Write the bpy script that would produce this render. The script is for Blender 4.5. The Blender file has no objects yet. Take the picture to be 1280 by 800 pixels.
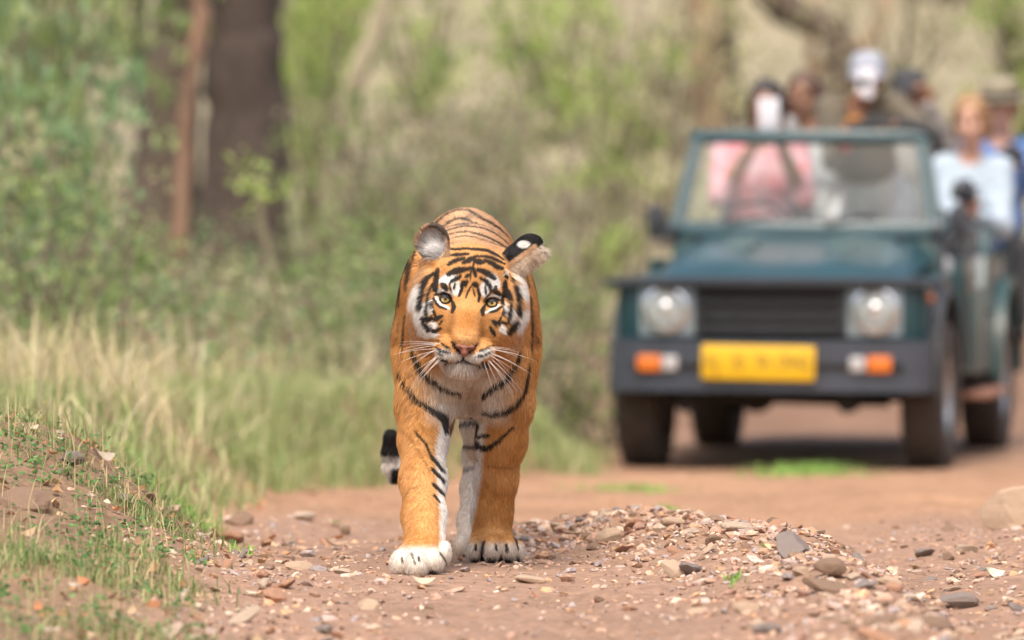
import bpy, bmesh, math, random
import numpy as np
from mathutils import Vector, Matrix

random.seed(7)
rng = np.random.default_rng(7)
R = math.radians
sc = bpy.context.scene
col = sc.collection

# ------------------------------------------------------------------ camera
FPX, CAMH, HOR = 10560.0, 1.25, 105.0       # focal length in photo pixels, eye height, horizon row
cam_d = bpy.data.cameras.new('camera')
cam = bpy.data.objects.new('camera', cam_d)
col.objects.link(cam)
cam.location = (0, 0, CAMH)
cam.rotation_euler = (R(90) - math.atan((400 - HOR) / FPX), 0, 0)
cam_d.sensor_width = 36
cam_d.sensor_fit = 'HORIZONTAL'
cam_d.lens = FPX / 1280 * 36
cam_d.clip_start = 0.5
cam_d.clip_end = 2000
cam_d.dof.use_dof = True
cam_d.dof.focus_distance = 21.62
cam_d.dof.aperture_fstop = 3.9
sc.camera = cam

# ------------------------------------------------------------------ sky, sun, exposure
SUN_EL, SUN_AZ = R(60), R(192)              # high soft sun behind the camera, a little to its left
world = bpy.data.worlds.new('World')
sc.world = world
world.use_nodes = True
wn = world.node_tree
wn.nodes.clear()
sky = wn.nodes.new('ShaderNodeTexSky')
sky.sky_type = 'NISHITA'
sky.sun_disc = False
sky.sun_elevation = SUN_EL
sky.sun_rotation = SUN_AZ
sky.air_density = 1.0
sky.dust_density = 6.0
sky.ozone_density = 0.6
bg = wn.nodes.new('ShaderNodeBackground')
bg.inputs[1].default_value = 0.15
wo = wn.nodes.new('ShaderNodeOutputWorld')
wn.links.new(sky.outputs[0], bg.inputs[0])
wn.links.new(bg.outputs[0], wo.inputs[0])
sun_d = bpy.data.lights.new('sun', 'SUN')
sun_d.energy = 1.5
sun_d.angle = R(32)
sun_d.color = (1.0, 0.94, 0.85)
sun = bpy.data.objects.new('sun', sun_d)
col.objects.link(sun)
sdir = Vector((math.sin(SUN_AZ) * math.cos(SUN_EL), math.cos(SUN_AZ) * math.cos(SUN_EL), math.sin(SUN_EL)))
sun.rotation_euler = sdir.to_track_quat('Z', 'Y').to_euler()
sun.location = (0, 0, 30)
sc.view_settings.view_transform = 'Standard'
sc.view_settings.look = 'None'
sc.view_settings.gamma = 1
sc.view_settings.use_curve_mapping = False
sc.view_settings.exposure = 0.85
sc.render.engine = 'CYCLES'
sc.cycles.use_denoising = True
sc.cycles.max_bounces = 8
sc.cycles.transparent_max_bounces = 12

# ------------------------------------------------------------------ helpers
def pt(px, py, d):
    """a place seen at photo pixel (px, py), d metres away"""
    return np.array([(px - 640) * d / FPX, d, CAMH - (py - HOR) * d / FPX])

def to_px(p):
    p = np.asarray(p)
    return 640 + p[..., 0] * FPX / p[..., 1], HOR + (CAMH - p[..., 2]) * FPX / p[..., 1]

def smooth01(x, a, b):
    t = np.clip((x - a) / (b - a), 0, 1)
    return t * t * (3 - 2 * t)

def _h(i, j, k, s):
    n = (i.astype(np.int64) * 374761393 + j.astype(np.int64) * 668265263 + k.astype(np.int64) * 1274126177 + s * 974711) & 0xffffffff
    n = ((n ^ (n >> 13)) * 1274126177) & 0xffffffff
    n = (n ^ (n >> 16)) * 2246822519 & 0xffffffff
    return ((n ^ (n >> 15)) & 0xffffff) / float(0xffffff)

def noise(x, y, z=0.0, s=0):
    x, y, z = np.broadcast_arrays(np.asarray(x, float), np.asarray(y, float), np.asarray(z, float))
    i, j, k = np.floor(x), np.floor(y), np.floor(z)
    fx, fy, fz = x - i, y - j, z - k
    fx, fy, fz = (f * f * (3 - 2 * f) for f in (fx, fy, fz))
    r = 0
    for a in (0, 1):
        for b in (0, 1):
            for c in (0, 1):
                w = (fx if a else 1 - fx) * (fy if b else 1 - fy) * (fz if c else 1 - fz)
                r = r + w * _h(i + a, j + b, k + c, s)
    return r * 2 - 1

def fbm(x, y, z=0.0, o=4, s=0):
    r, a, f = 0, 0.5, 1.0
    for q in range(o):
        r = r + a * noise(np.asarray(x) * f, np.asarray(y) * f, np.asarray(z) * f, s + q)
        a *= 0.5
        f *= 2.03
    return r

def nset(node, **kw):
    for k, v in kw.items():
        k = k.replace('_', ' ')
        if k in node.inputs:
            node.inputs[k].default_value = v

def mat(name, c1, c2=None, scale=8.0, rough=0.6, metal=0.0, bump=0.0, bscale=None, c3=None, coat=0.0, detail=6.0, transl=0.0, coords='Object', spec=0.5):
    m = bpy.data.materials.new(name)
    m.use_nodes = True
    nt = m.node_tree
    b = nt.nodes['Principled BSDF']
    nset(b, Roughness=rough, Metallic=metal)
    b.inputs['Specular IOR Level'].default_value = spec
    if coat:
        b.inputs['Coat Weight'].default_value = coat
        b.inputs['Coat Roughness'].default_value = 0.12
    tc = nt.nodes.new('ShaderNodeTexCoord')
    nz = nt.nodes.new('ShaderNodeTexNoise')
    nset(nz, Scale=scale, Detail=detail, Roughness=0.6)
    nt.links.new(tc.outputs[coords], nz.inputs['Vector'])
    cr = nt.nodes.new('ShaderNodeValToRGB')
    c2 = c2 or tuple(x * 0.75 for x in c1)
    cr.color_ramp.elements[0].position = 0.32
    cr.color_ramp.elements[1].position = 0.68
    cr.color_ramp.elements[0].color = (*c2, 1)
    cr.color_ramp.elements[1].color = (*c1, 1)
    if c3:
        e = cr.color_ramp.elements.new(0.5)
        e.color = (*c3, 1)
    nt.links.new(nz.outputs['Fac'], cr.inputs[0])
    nt.links.new(cr.outputs[0], b.inputs['Base Color'])
    if bump:
        nb = nt.nodes.new('ShaderNodeTexNoise')
        nset(nb, Scale=bscale or scale * 4, Detail=6.0)
        nt.links.new(tc.outputs[coords], nb.inputs['Vector'])
        bp = nt.nodes.new('ShaderNodeBump')
        nset(bp, Strength=bump, Distance=0.02)
        nt.links.new(nb.outputs['Fac'], bp.inputs['Height'])
        nt.links.new(bp.outputs[0], b.inputs['Normal'])
    if transl:
        tr = nt.nodes.new('ShaderNodeBsdfTranslucent')
        nt.links.new(cr.outputs[0], tr.inputs[0])
        mx = nt.nodes.new('ShaderNodeMixShader')
        mx.inputs[0].default_value = transl
        nt.links.new(b.outputs[0], mx.inputs[1])
        nt.links.new(tr.outputs[0], mx.inputs[2])
        nt.links.new(mx.outputs[0], nt.nodes['Material Output'].inputs[0])
    return m

def attr_mat(name, rough=0.7, transl=0.0, spec=0.3, attr='col', sheen=0.0, noise_amt=0.0, nscale=60):
    """colour comes from the colour attribute of each piece (fur markings, stone kinds, leaf kinds)"""
    m = bpy.data.materials.new(name)
    m.use_nodes = True
    nt = m.node_tree
    b = nt.nodes['Principled BSDF']
    nset(b, Roughness=rough)
    b.inputs['Specular IOR Level'].default_value = spec
    if sheen:
        b.inputs['Sheen Weight'].default_value = sheen
    a = nt.nodes.new('ShaderNodeAttribute')
    a.attribute_name = attr
    src = a.outputs['Color']
    if noise_amt:
        tc = nt.nodes.new('ShaderNodeTexCoord')
        nz = nt.nodes.new('ShaderNodeTexNoise')
        nset(nz, Scale=nscale, Detail=5.0)
        nt.links.new(tc.outputs['Object'], nz.inputs['Vector'])
        mr = nt.nodes.new('ShaderNodeMapRange')
        nset(mr, From_Min=0.25, From_Max=0.75, To_Min=1 - noise_amt, To_Max=1 + noise_amt)
        nt.links.new(nz.outputs['Fac'], mr.inputs[0])
        vm = nt.nodes.new('ShaderNodeVectorMath')
        vm.operation = 'SCALE'
        nt.links.new(src, vm.inputs[0])
        nt.links.new(mr.outputs[0], vm.inputs['Scale'])
        src = vm.outputs[0]
    nt.links.new(src, b.inputs['Base Color'])
    if transl:
        tr = nt.nodes.new('ShaderNodeBsdfTranslucent')
        nt.links.new(src, tr.inputs[0])
        mx = nt.nodes.new('ShaderNodeMixShader')
        mx.inputs[0].default_value = transl
        nt.links.new(b.outputs[0], mx.inputs[1])
        nt.links.new(tr.outputs[0], mx.inputs[2])
        nt.links.new(mx.outputs[0], nt.nodes['Material Output'].inputs[0])
    return m

def np_mesh(name, V, F, smooth=True, colors=None):
    """mesh from numpy arrays; F is (n,3) or (n,4) or a list of such"""
    me = bpy.data.meshes.new(name)
    V = np.ascontiguousarray(V, np.float32)
    Fs = [np.asarray(f, np.int32) for f in (F if isinstance(F, list) else [F]) if len(f)]
    me.vertices.add(len(V))
    me.vertices.foreach_set('co', V.ravel())
    loops = np.concatenate([f.ravel() for f in Fs])
    tot = np.concatenate([np.full(len(f), f.shape[1], np.int32) for f in Fs])
    start = np.concatenate([[0], np.cumsum(tot)[:-1]]).astype(np.int32)
    me.loops.add(len(loops))
    me.loops.foreach_set('vertex_index', loops)
    me.polygons.add(len(tot))
    me.polygons.foreach_set('loop_start', start)
    me.polygons.foreach_set('loop_total', tot)
    me.polygons.foreach_set('use_smooth', np.full(len(tot), smooth, bool))
    if colors is not None:
        at = me.attributes.new('col', 'FLOAT_COLOR', 'POINT')
        c = np.ones((len(V), 4), np.float32)
        c[:, :3] = colors
        at.data.foreach_set('color', c.ravel())
    me.update(calc_edges=True)
    return me

def link(name, me, material=None, parent=None, loc=None):
    o = bpy.data.objects.new(name, me)
    col.objects.link(o)
    if material is not None and me is not None:
        if len(me.materials) == 0:
            me.materials.append(material)
    if loc is not None:
        o.location = [float(v) for v in loc]
    if parent is not None:
        o.parent = parent
    return o

def tag(o, label=None, cat=None, group=None, kind=None):
    if label: o['label'] = label
    if cat: o['category'] = cat
    if group: o['group'] = group
    if kind: o['kind'] = kind
    return o

def empty(name, loc=(0, 0, 0), rz=0.0):
    o = bpy.data.objects.new(name, None)
    col.objects.link(o)
    o.location = [float(v) for v in loc]
    o.rotation_euler = (0, 0, rz)
    o.empty_display_size = 0.1
    return o

def copy_tree(o, parent=None):
    c = o.copy()
    col.objects.link(c)
    c.parent = parent
    for ch in list(o.children):
        copy_tree(ch, c)
    return c

class MB:
    """collects shapes; build() links them as one mesh object"""
    def __init__(s):
        s.bm = bmesh.new()
    def _xf(s, vs, M):
        bmesh.ops.transform(s.bm, matrix=M, verts=vs)
    def box(s, c, size, rot=(0, 0, 0), bev=0.0, taper=None):
        r = bmesh.ops.create_cube(s.bm, size=1)
        vs = r['verts']
        for v in vs:
            if taper and v.co.z > 0:
                v.co.x *= taper[0]
                v.co.y *= taper[1]
        M = Matrix.Translation(c) @ (Matrix.Rotation(rot[2], 4, 'Z') @ Matrix.Rotation(rot[1], 4, 'Y') @ Matrix.Rotation(rot[0], 4, 'X')) @ Matrix.Diagonal((*size, 1))
        s._xf(vs, M)
        if bev:
            es = list({e for v in vs for e in v.link_edges})
            bmesh.ops.bevel(s.bm, geom=es, offset=bev, segments=2, affect='EDGES', profile=0.5)
        return s
    def cyl(s, a, b, r1, r2=None, seg=20, caps=True):
        a, b = Vector(a), Vector(b)
        d = b - a
        r = bmesh.ops.create_cone(s.bm, cap_ends=caps, segments=seg, radius1=r1, radius2=r1 if r2 is None else r2, depth=d.length)
        M = Matrix.Translation((a + b) / 2) @ d.to_track_quat('Z', 'Y').to_matrix().to_4x4()
        s._xf(r['verts'], M)
        return s
    def sphere(s, c, rad, seg=16, rings=10, rot=None):
        r = bmesh.ops.create_uvsphere(s.bm, u_segments=seg, v_segments=rings, radius=1)
        if not hasattr(rad, '__len__'): rad = (rad,) * 3
        M = Matrix.Translation(c) @ (rot.to_4x4() if rot else Matrix()) @ Matrix.Diagonal((*rad, 1))
        s._xf(r['verts'], M)
        return s
    def tube(s, path, rad, seg=8, caps=True):
        P = [Vector(p) for p in path]
        n = len(P)
        if not hasattr(rad, '__len__'): rad = [rad] * n
        rings = []
        t = (P[1] - P[0]).normalized()
        up = Vector((0, 0, 1)) if abs(t.z) < 0.9 else Vector((1, 0, 0))
        nrm = t.cross(up).normalized()
        for i in range(n):
            t = (P[min(i + 1, n - 1)] - P[max(i - 1, 0)]).normalized()
            nrm = (nrm - t * nrm.dot(t)).normalized()
            bi = t.cross(nrm)
            rings.append([s.bm.verts.new(P[i] + (nrm * math.cos(2 * math.pi * k / seg) + bi * math.sin(2 * math.pi * k / seg)) * rad[i]) for k in range(seg)])
        for i in range(n - 1):
            for k in range(seg):
                s.bm.faces.new((rings[i][k], rings[i][(k + 1) % seg], rings[i + 1][(k + 1) % seg], rings[i + 1][k]))
        if caps:
            s.bm.faces.new(rings[0][::-1])
            s.bm.faces.new(rings[-1])
        return s
    def lathe(s, prof, M=None, seg=32):
        """prof: list of (radius, height) about local z"""
        rings = []
        for r, h in prof:
            rings.append([s.bm.verts.new((r * math.cos(2 * math.pi * k / seg), r * math.sin(2 * math.pi * k / seg), h)) for k in range(seg)])
        for i in range(len(prof) - 1):
            for k in range(seg):
                s.bm.faces.new((rings[i][k], rings[i][(k + 1) % seg], rings[i + 1][(k + 1) % seg], rings[i + 1][k]))
        if M is not None:
            s._xf([v for rg in rings for v in rg], M)
        return s
    def prism(s, poly, depth, M=None, bev=0.0):
        """poly: list of (x, z) extruded along y by depth"""
        a = [s.bm.verts.new((x, 0, z)) for x, z in poly]
        b = [s.bm.verts.new((x, depth, z)) for x, z in poly]
        n = len(poly)
        s.bm.faces.new(a)
        s.bm.faces.new(b[::-1])
        for i in range(n):
            s.bm.faces.new((a[i], b[i], b[(i + 1) % n], a[(i + 1) % n]))
        if bev:
            es = list({e for v in a + b for e in v.link_edges})
            r = bmesh.ops.bevel(s.bm, geom=es, offset=bev, segments=2, affect='EDGES')
            vs = list({v for f in r['faces'] for v in f.verts} | {v for v in a + b if v.is_valid})
        else:
            vs = a + b
        if M is not None:
            s._xf(vs, M)
        return s
    def loft(s, sections, caps=True):
        """sections: lists of points, equal length, closed loops"""
        rings = [[s.bm.verts.new(p) for p in q] for q in sections]
        n = len(rings[0])
        for i in range(len(rings) - 1):
            for k in range(n):
                s.bm.faces.new((rings[i][k], rings[i][(k + 1) % n], rings[i + 1][(k + 1) % n], rings[i + 1][k]))
        if caps:
            s.bm.faces.new(rings[0][::-1])
            s.bm.faces.new(rings[-1])
        return s
    def sheet(s, pts):
        rows = [[s.bm.verts.new(p) for p in r] for r in pts]
        for i in range(len(rows) - 1):
            for k in range(len(rows[0]) - 1):
                s.bm.faces.new((rows[i][k], rows[i][k + 1], rows[i + 1][k + 1], rows[i + 1][k]))
        return s
    def mesh(s, name, smooth=True, angle=35):
        bmesh.ops.recalc_face_normals(s.bm, faces=s.bm.faces)
        me = bpy.data.meshes.new(name)
        s.bm.to_mesh(me)
        s.bm.free()
        if smooth:
            me.polygons.foreach_set('use_smooth', [True] * len(me.polygons))
            me.set_sharp_from_angle(angle=R(angle))
        return me
    def build(s, name, material, parent=None, loc=None, smooth=True, angle=35):
        return link(name, s.mesh(name, smooth, angle), material, parent, loc)

# ---- smooth blended solids on a grid, turned into one continuous skin
class Field:
    def __init__(s, lo, hi, h):
        s.lo = np.array(lo, float)
        s.h = h
        n = np.ceil((np.array(hi) - s.lo) / h).astype(int) + 1
        s.n = n
        s.F = np.full(n, 1.0, np.float32)
        s.ax = [(s.lo[i] + np.arange(n[i]) * h).astype(np.float32) for i in range(3)]
    def _sl(s, lo, hi):
        a = np.clip(np.floor((np.array(lo) - s.lo) / s.h).astype(int), 0, s.n)
        b = np.clip(np.ceil((np.array(hi) - s.lo) / s.h).astype(int) + 1, 0, s.n)
        return tuple(slice(x, y) for x, y in zip(a, b))
    def _pts(s, sl):
        return (s.ax[0][sl[0]][:, None, None], s.ax[1][sl[1]][None, :, None], s.ax[2][sl[2]][None, None, :])
    def _mix(s, sl, D, k, sub):
        A = s.F[sl]
        if sub:
            D = -D
            h = np.maximum(k - np.abs(A - D), 0) / k
            s.F[sl] = np.maximum(A, D) + h * h * k * 0.25
        else:
            h = np.maximum(k - np.abs(A - D), 0) / k
            s.F[sl] = np.minimum(A, D) - h * h * k * 0.25
    def ell(s, c, r, k=0.03, rot=None, sub=False):
        c = np.asarray(c, float)
        r = np.asarray(r, float)
        m = (r.max() if rot is not None else r) + k + 2 * s.h
        sl = s._sl(c - m, c + m)
        if 0 in s.F[sl].shape: return s
        X, Y, Z = s._pts(sl)
        x, y, z = X - c[0], Y - c[1], Z - c[2]
        if rot is not None:
            q = np.asarray(rot, float).T
            x, y, z = (q[i, 0] * x + q[i, 1] * y + q[i, 2] * z for i in range(3))
        k0 = np.sqrt((x / r[0]) ** 2 + (y / r[1]) ** 2 + (z / r[2]) ** 2)
        k1 = np.sqrt((x / r[0] ** 2) ** 2 + (y / r[1] ** 2) ** 2 + (z / r[2] ** 2) ** 2) + 1e-9
        D = np.where(k0 < 1e-4, -r.min(), k0 * (k0 - 1) / k1)
        s._mix(sl, D.astype(np.float32), k, sub)
        return s
    def cap(s, a, b, r1, r2=None, k=0.03, sub=False, sq=(1, 1, 1)):
        a, b = np.asarray(a, float), np.asarray(b, float)
        r2 = r1 if r2 is None else r2
        m = max(r1, r2) / min(sq) + k + 2 * s.h
        sl = s._sl(np.minimum(a, b) - m, np.maximum(a, b) + m)
        if 0 in s.F[sl].shape: return s
        X, Y, Z = s._pts(sl)
        ba = b - a
        x, y, z = X - a[0], Y - a[1], Z - a[2]
        t = np.clip((x * ba[0] + y * ba[1] + z * ba[2]) / max((ba * ba).sum(), 1e-9), 0, 1)
        D = np.sqrt(((x - t * ba[0]) * sq[0]) ** 2 + ((y - t * ba[1]) * sq[1]) ** 2 + ((z - t * ba[2]) * sq[2]) ** 2) - (r1 + (r2 - r1) * t)
        s._mix(sl, D.astype(np.float32), k, sub)
        return s
    def chain(s, pts, rs, k=0.03, sq=(1, 1, 1)):
        for i in range(len(pts) - 1):
            s.cap(pts[i], pts[i + 1], rs[i], rs[i + 1], k, sq=sq)
        return s
    def skin(s):
        F, n, h = s.F, s.n, s.h
        ins = F < 0
        cn = n - 1
        sx, sy = int(cn[1] * cn[2]), int(cn[2])
        st = (sx, sy, 1)
        idx, pos, quads = [], [], []
        for ax in range(3):
            a = [slice(None)] * 3
            b = [slice(None)] * 3
            a[ax] = slice(0, -1)
            b[ax] = slice(1, None)
            a, b = tuple(a), tuple(b)
            E = np.argwhere(ins[a] != ins[b])
            o1, o2 = [(1, 2), (2, 0), (0, 1)][ax]
            ok = (E[:, o1] > 0) & (E[:, o2] > 0) & (E[:, o1] < cn[o1]) & (E[:, o2] < cn[o2])
            E = E[ok]
            e2 = E.copy()
            e2[:, ax] += 1
            f1, f2 = F[tuple(E.T)], F[tuple(e2.T)]
            p = E.astype(np.float64)
            p[:, ax] += f1 / (f1 - f2)
            base = E[:, 0] * sx + E[:, 1] * sy + E[:, 2]
            c = [base, base - st[o1], base - st[o1] - st[o2], base - st[o2]]
            for q in c:
                idx.append(q)
                pos.append(p)
            Q = np.stack(c, 1)
            flip = f1 > f2
            Q[flip] = Q[flip][:, ::-1]
            quads.append(Q)
        idx = np.concatenate(idx)
        pos = np.concatenate(pos)
        Q = np.concatenate(quads)
        u, inv = np.unique(idx, return_inverse=True)
        cnt = np.bincount(inv)
        V = np.stack([np.bincount(inv, pos[:, i]) / cnt for i in range(3)], 1) * h + s.lo
        Fq = np.searchsorted(u, Q.ravel()).reshape(-1, 4)
        return V, Fq
    def grad(s, P):
        q = np.clip(np.rint((P - s.lo) / s.h).astype(int), 1, s.n - 2)
        g = []
        for i in range(3):
            a, b = q.copy(), q.copy()
            a[:, i] -= 1
            b[:, i] += 1
            g.append(s.F[tuple(b.T)] - s.F[tuple(a.T)])
        g = np.stack(g, 1)
        return g / (np.linalg.norm(g, axis=1, keepdims=True) + 1e-9)

def relax(V, F, it=1, lam=0.5):
    for _ in range(it):
        A = np.zeros_like(V)
        c = np.zeros(len(V))
        for a, b in ((0, 1), (1, 2), (2, 3), (3, 0)):
            for p, q in ((a, b), (b, a)):
                for i in range(3):
                    A[:, i] += np.bincount(F[:, p], V[F[:, q], i], minlength=len(V))
                c += np.bincount(F[:, p], minlength=len(V))
        V = V + lam * (A / np.maximum(c, 1)[:, None] - V)
    return V
# ------------------------------------------------------------------ ground
VD = np.array([10, 15, 18, 20, 22, 24, 26, 30, 34, 36.5, 38, 41, 50, 60, 80, 120, 200.])
VX = np.array([-.5, -.55, -.62, -.68, -.74, -.82, -.95, -1.0, -.85, -.5, .25, .42, .7, 1.0, 2.0, 3.0, 5.0])
RIDGE = np.array([(-.02, 24.4, .03), (.15, 23.9, .085), (.42, 23.2, .10), (.66, 22.3, .085), (.78, 21.2, .07), (.84, 20.0, .055), (.86, 18.5, .05), (.9, 16, .04)])

def verge(d):
    return np.interp(d, VD, VX)

def ridge(x, d):
    rx = np.interp(-d, -RIDGE[:, 1], RIDGE[:, 0])
    rh = np.interp(-d, -RIDGE[:, 1], RIDGE[:, 2])
    rh = rh * smooth01(-d, -24.9, -24.0)
    s = np.where(x < rx, 0.40, 0.17)
    return rh * np.exp(-((x - rx) / s) ** 2)

def ground_z(x, d):
    x, d = np.broadcast_arrays(np.asarray(x, float), np.asarray(d, float))
    base = np.interp(d, [0, 12, 16, 22, 26, 40, 46, 52, 60, 70, 90, 130, 200, 400], [.2, .1, .05, 0, -.11, -.59, -.63, -.52, -.15, .75, 3.2, 9., 22., 55.])
    base = np.where(d > 48, base, base)
    # verge: rises off the road on the left and behind
    off = verge(d) - x
    rise = np.interp(d, [10, 17, 19, 21, 22.6, 23.6, 26, 30, 36, 45, 60], [.0, .02, .08, .2, .34, .33, .30, .34, .36, .30, .3])
    wid = np.interp(d, [10, 20, 24, 30, 36, 45, 60], [.6, .55, .55, .5, .35, .5, 2.])
    bank = rise * smooth01(off, -.08, wid)
    # right verge past the jeep
    roff = x - np.interp(d, [10, 20, 24, 30, 38, 46, 60], [1.25, 1.2, 1.3, 2.0, 3.3, 4.2, 6.0])
    bank = bank + .28 * smooth01(roff, 0, .9)
    z = base + bank + ridge(x, d)
    # wheel rut right of the gravel ridge
    rutx = np.interp(d, [16, 20, 24, 30, 40], [1.06, 1.04, .98, 1.0, 1.9])
    z = z - .035 * np.exp(-((x - rutx) / .16) ** 2) * smooth01(-d, -33, -26)
    # two tracks the jeep drives in
    lump = fbm(x * 1.3, d * 1.0, 0, 3, 11) * .05
    near = smooth01(-d, -60, -30)
    z = z + lump * np.where(d < 60, 1, 3)
    fine = fbm(x * 6, d * 5, 0, 4, 21) * .022 + fbm(x * 26, d * 20, 0, 3, 31) * .008
    calm = 1 - np.clip(np.exp(-(((x + .16) / .3) ** 2 + ((d - 21.9) / 1.0) ** 2)), 0, 1) * .8
    z = z + fine * near * calm
    flat = np.exp(-(((x + .16) / .34) ** 4 + ((d - 22.4) / 1.5) ** 4))
    z = z * (1 - flat) + flat * np.interp(d, [16, 22, 26], [.05, 0, -.11])
    # level strip the jeep stands on
    fj = np.exp(-(((x - 1.5) / 1.35) ** 6 + ((d - 42) / 3.2) ** 6))
    return z * (1 - fj) + fj * (-.605)

def axis(segs):
    out = []
    for a, b, n in segs:
        out.append(np.linspace(a, b, n, endpoint=False))
    return np.concatenate(out + [[segs[-1][1]]])

gx = axis([(-300, -60, 12), (-60, -10, 25), (-10, -2.6, 37), (-2.6, -1.6, 25), (-1.6, 1.6, 215), (1.6, 2.6, 25), (2.6, 10, 37), (10, 60, 25), (60, 300, 12)])
gd = axis([(-60, 0, 12), (0, 14, 28), (14, 17, 24), (17, 25.5, 290), (25.5, 34, 90), (34, 50, 100), (50, 80, 60), (80, 130, 40), (130, 420, 30)])
GX, GD = np.meshgrid(gx, gd)
GZ = ground_z(GX, GD)
V = np.stack([GX, GD, GZ], -1).reshape(-1, 3)
nx, ny = len(gx), len(gd)
ii = (np.arange(ny - 1)[:, None] * nx + np.arange(nx - 1)[None]).ravel()
Fq = np.stack([ii, ii + 1, ii + nx + 1, ii + nx], 1)
x, d = V[:, 0], V[:, 1]
veg = smooth01(verge(d) - x, -.05, .35)
n1 = fbm(x * 2.2, d * 1.2, 0, 4, 41)
n2 = fbm(x * 11, d * 8, 0, 3, 51)
road = np.array([.345, .215, .145])
road2 = np.array([.285, .18, .125])
soil = np.array([.24, .155, .095])
litter = np.array([.29, .25, .165])
dust = np.array([.36, .205, .118])
c = road + (road2 - road) * smooth01(n1 + .6 * n2, -.2, .5)[:, None]
c = c + (dust - c) * (smooth01(d, 24.5, 29) * smooth01(-d, -44, -38) * .85)[:, None]
c = c + (soil - c) * (veg * .9)[:, None]
c = c + (np.array([.30, .17, .10]) - c) * (ridge(x, d) * 5 * .4)[:, None]
c = c + (litter - c) * (smooth01(d, 36, 44) * veg)[:, None]
c = c + (litter - c) * smooth01(d, 52, 60)[:, None]
c = c + (np.array([.18, .105, .068]) - c) * (smooth01(d, 42.5, 46.5) * (1 - smooth01(d, 52, 60)) * .8)[:, None]  # track under and behind the jeep darkened: shade painted into the soil colour
c = c * (1 + .26 * n2 + .20 * n1 + .16 * fbm(x * 1.1, d * .45, 0, 3, 57))[:, None]
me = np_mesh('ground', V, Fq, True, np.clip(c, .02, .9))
gm = attr_mat('ground_soil', rough=.95, spec=.15, noise_amt=.28, nscale=38)
nt = gm.node_tree
tc = nt.nodes.new('ShaderNodeTexCoord')
nb = nt.nodes.new('ShaderNodeTexNoise')
nset(nb, Scale=70.0, Detail=8.0, Roughness=.7)
nt.links.new(tc.outputs['Object'], nb.inputs['Vector'])
bp = nt.nodes.new('ShaderNodeBump')
nset(bp, Strength=.8, Distance=.012)
nt.links.new(nb.outputs['Fac'], bp.inputs['Height'])
nt.links.new(bp.outputs[0], nt.nodes['Principled BSDF'].inputs['Normal'])
ground = link('ground', me, gm)
tag(ground, 'reddish brown dirt track with banks and hillside behind', 'ground', kind='structure')
# ------------------------------------------------------------------ stones, gravel, dry leaves
def ico(sub):
    bm = bmesh.new()
    bmesh.ops.create_icosphere(bm, subdivisions=sub, radius=1)
    V = np.array([v.co[:] for v in bm.verts])
    F = np.array([[v.index for v in f.verts] for f in bm.faces])
    bm.free()
    return V, F

def rock_shape(sub, seed, cuts=7):
    r = np.random.default_rng(seed)
    V, F = ico(sub)
    V = V * (1 + .18 * noise(V[:, 0] * 1.4 + seed, V[:, 1] * 1.4, V[:, 2] * 1.4, seed))[:, None]
    for _ in range(cuts):                      # flat broken faces
        n = r.normal(size=3)
        n /= np.linalg.norm(n)
        k = r.uniform(.45, .8)
        t = V @ n - k
        V = V - np.where(t > 0, t, 0)[:, None] * n * .92
    return V, F

def rotm(n, r, tilt=.5):
    a = r.uniform(0, 2 * np.pi, n)
    b = r.normal(0, tilt, n)
    g = r.normal(0, tilt, n)
    ca, sa, cb, sb, cg, sg = np.cos(a), np.sin(a), np.cos(b), np.sin(b), np.cos(g), np.sin(g)
    M = np.zeros((n, 3, 3))
    Z = np.zeros((n, 3, 3)); Z[:, 0, 0] = ca; Z[:, 0, 1] = -sa; Z[:, 1, 0] = sa; Z[:, 1, 1] = ca; Z[:, 2, 2] = 1
    X = np.zeros((n, 3, 3)); X[:, 0, 0] = 1; X[:, 1, 1] = cb; X[:, 1, 2] = -sb; X[:, 2, 1] = sb; X[:, 2, 2] = cb
    Y = np.zeros((n, 3, 3)); Y[:, 1, 1] = 1; Y[:, 0, 0] = cg; Y[:, 0, 2] = sg; Y[:, 2, 0] = -sg; Y[:, 2, 2] = cg
    return X @ Y @ Z

STONE_COLS = np.array([(.46, .30, .21), (.38, .24, .17), (.50, .35, .25), (.33, .27, .25), (.28, .18, .12), (.54, .41, .31), (.20, .125, .085), (.42, .31, .26), (.48, .28, .16), (.36, .22, .16)])

def scatter_mesh(name, shapes, pos, scl, rots, cols, smooth=False):
    Vs, Fs, Cs, o = [], [], [], 0
    for i in range(len(pos)):
        V, F = shapes[i % len(shapes)]
        W = (V * scl[i]) @ rots[i].T + pos[i]
        Vs.append(W)
        Fs.append(F + o)
        Cs.append(np.repeat(cols[i][None], len(V), 0))
        o += len(V)
    return np_mesh(name, np.concatenate(Vs), np.concatenate(Fs), smooth, np.concatenate(Cs))

m_stone = attr_mat('stone_mixed', rough=.9, spec=.2, noise_amt=.3, nscale=90)
pebble_shapes = [rock_shape(1, 100 + i, 6) for i in range(8)]
r = np.random.default_rng(3)

def spread(n, xa, xb, da, db, dens):
    X, D = [], []
    tot = 0
    while tot < n:
        x = r.uniform(xa, xb, 20000)
        d = r.uniform(da, db, 20000)
        keep = r.uniform(0, 1, 20000) < dens(x, d)
        X.append(x[keep]); D.append(d[keep])
        tot += keep.sum()
        if len(X) > 60: break
    return np.concatenate(X)[:n], np.concatenate(D)[:n]

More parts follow.
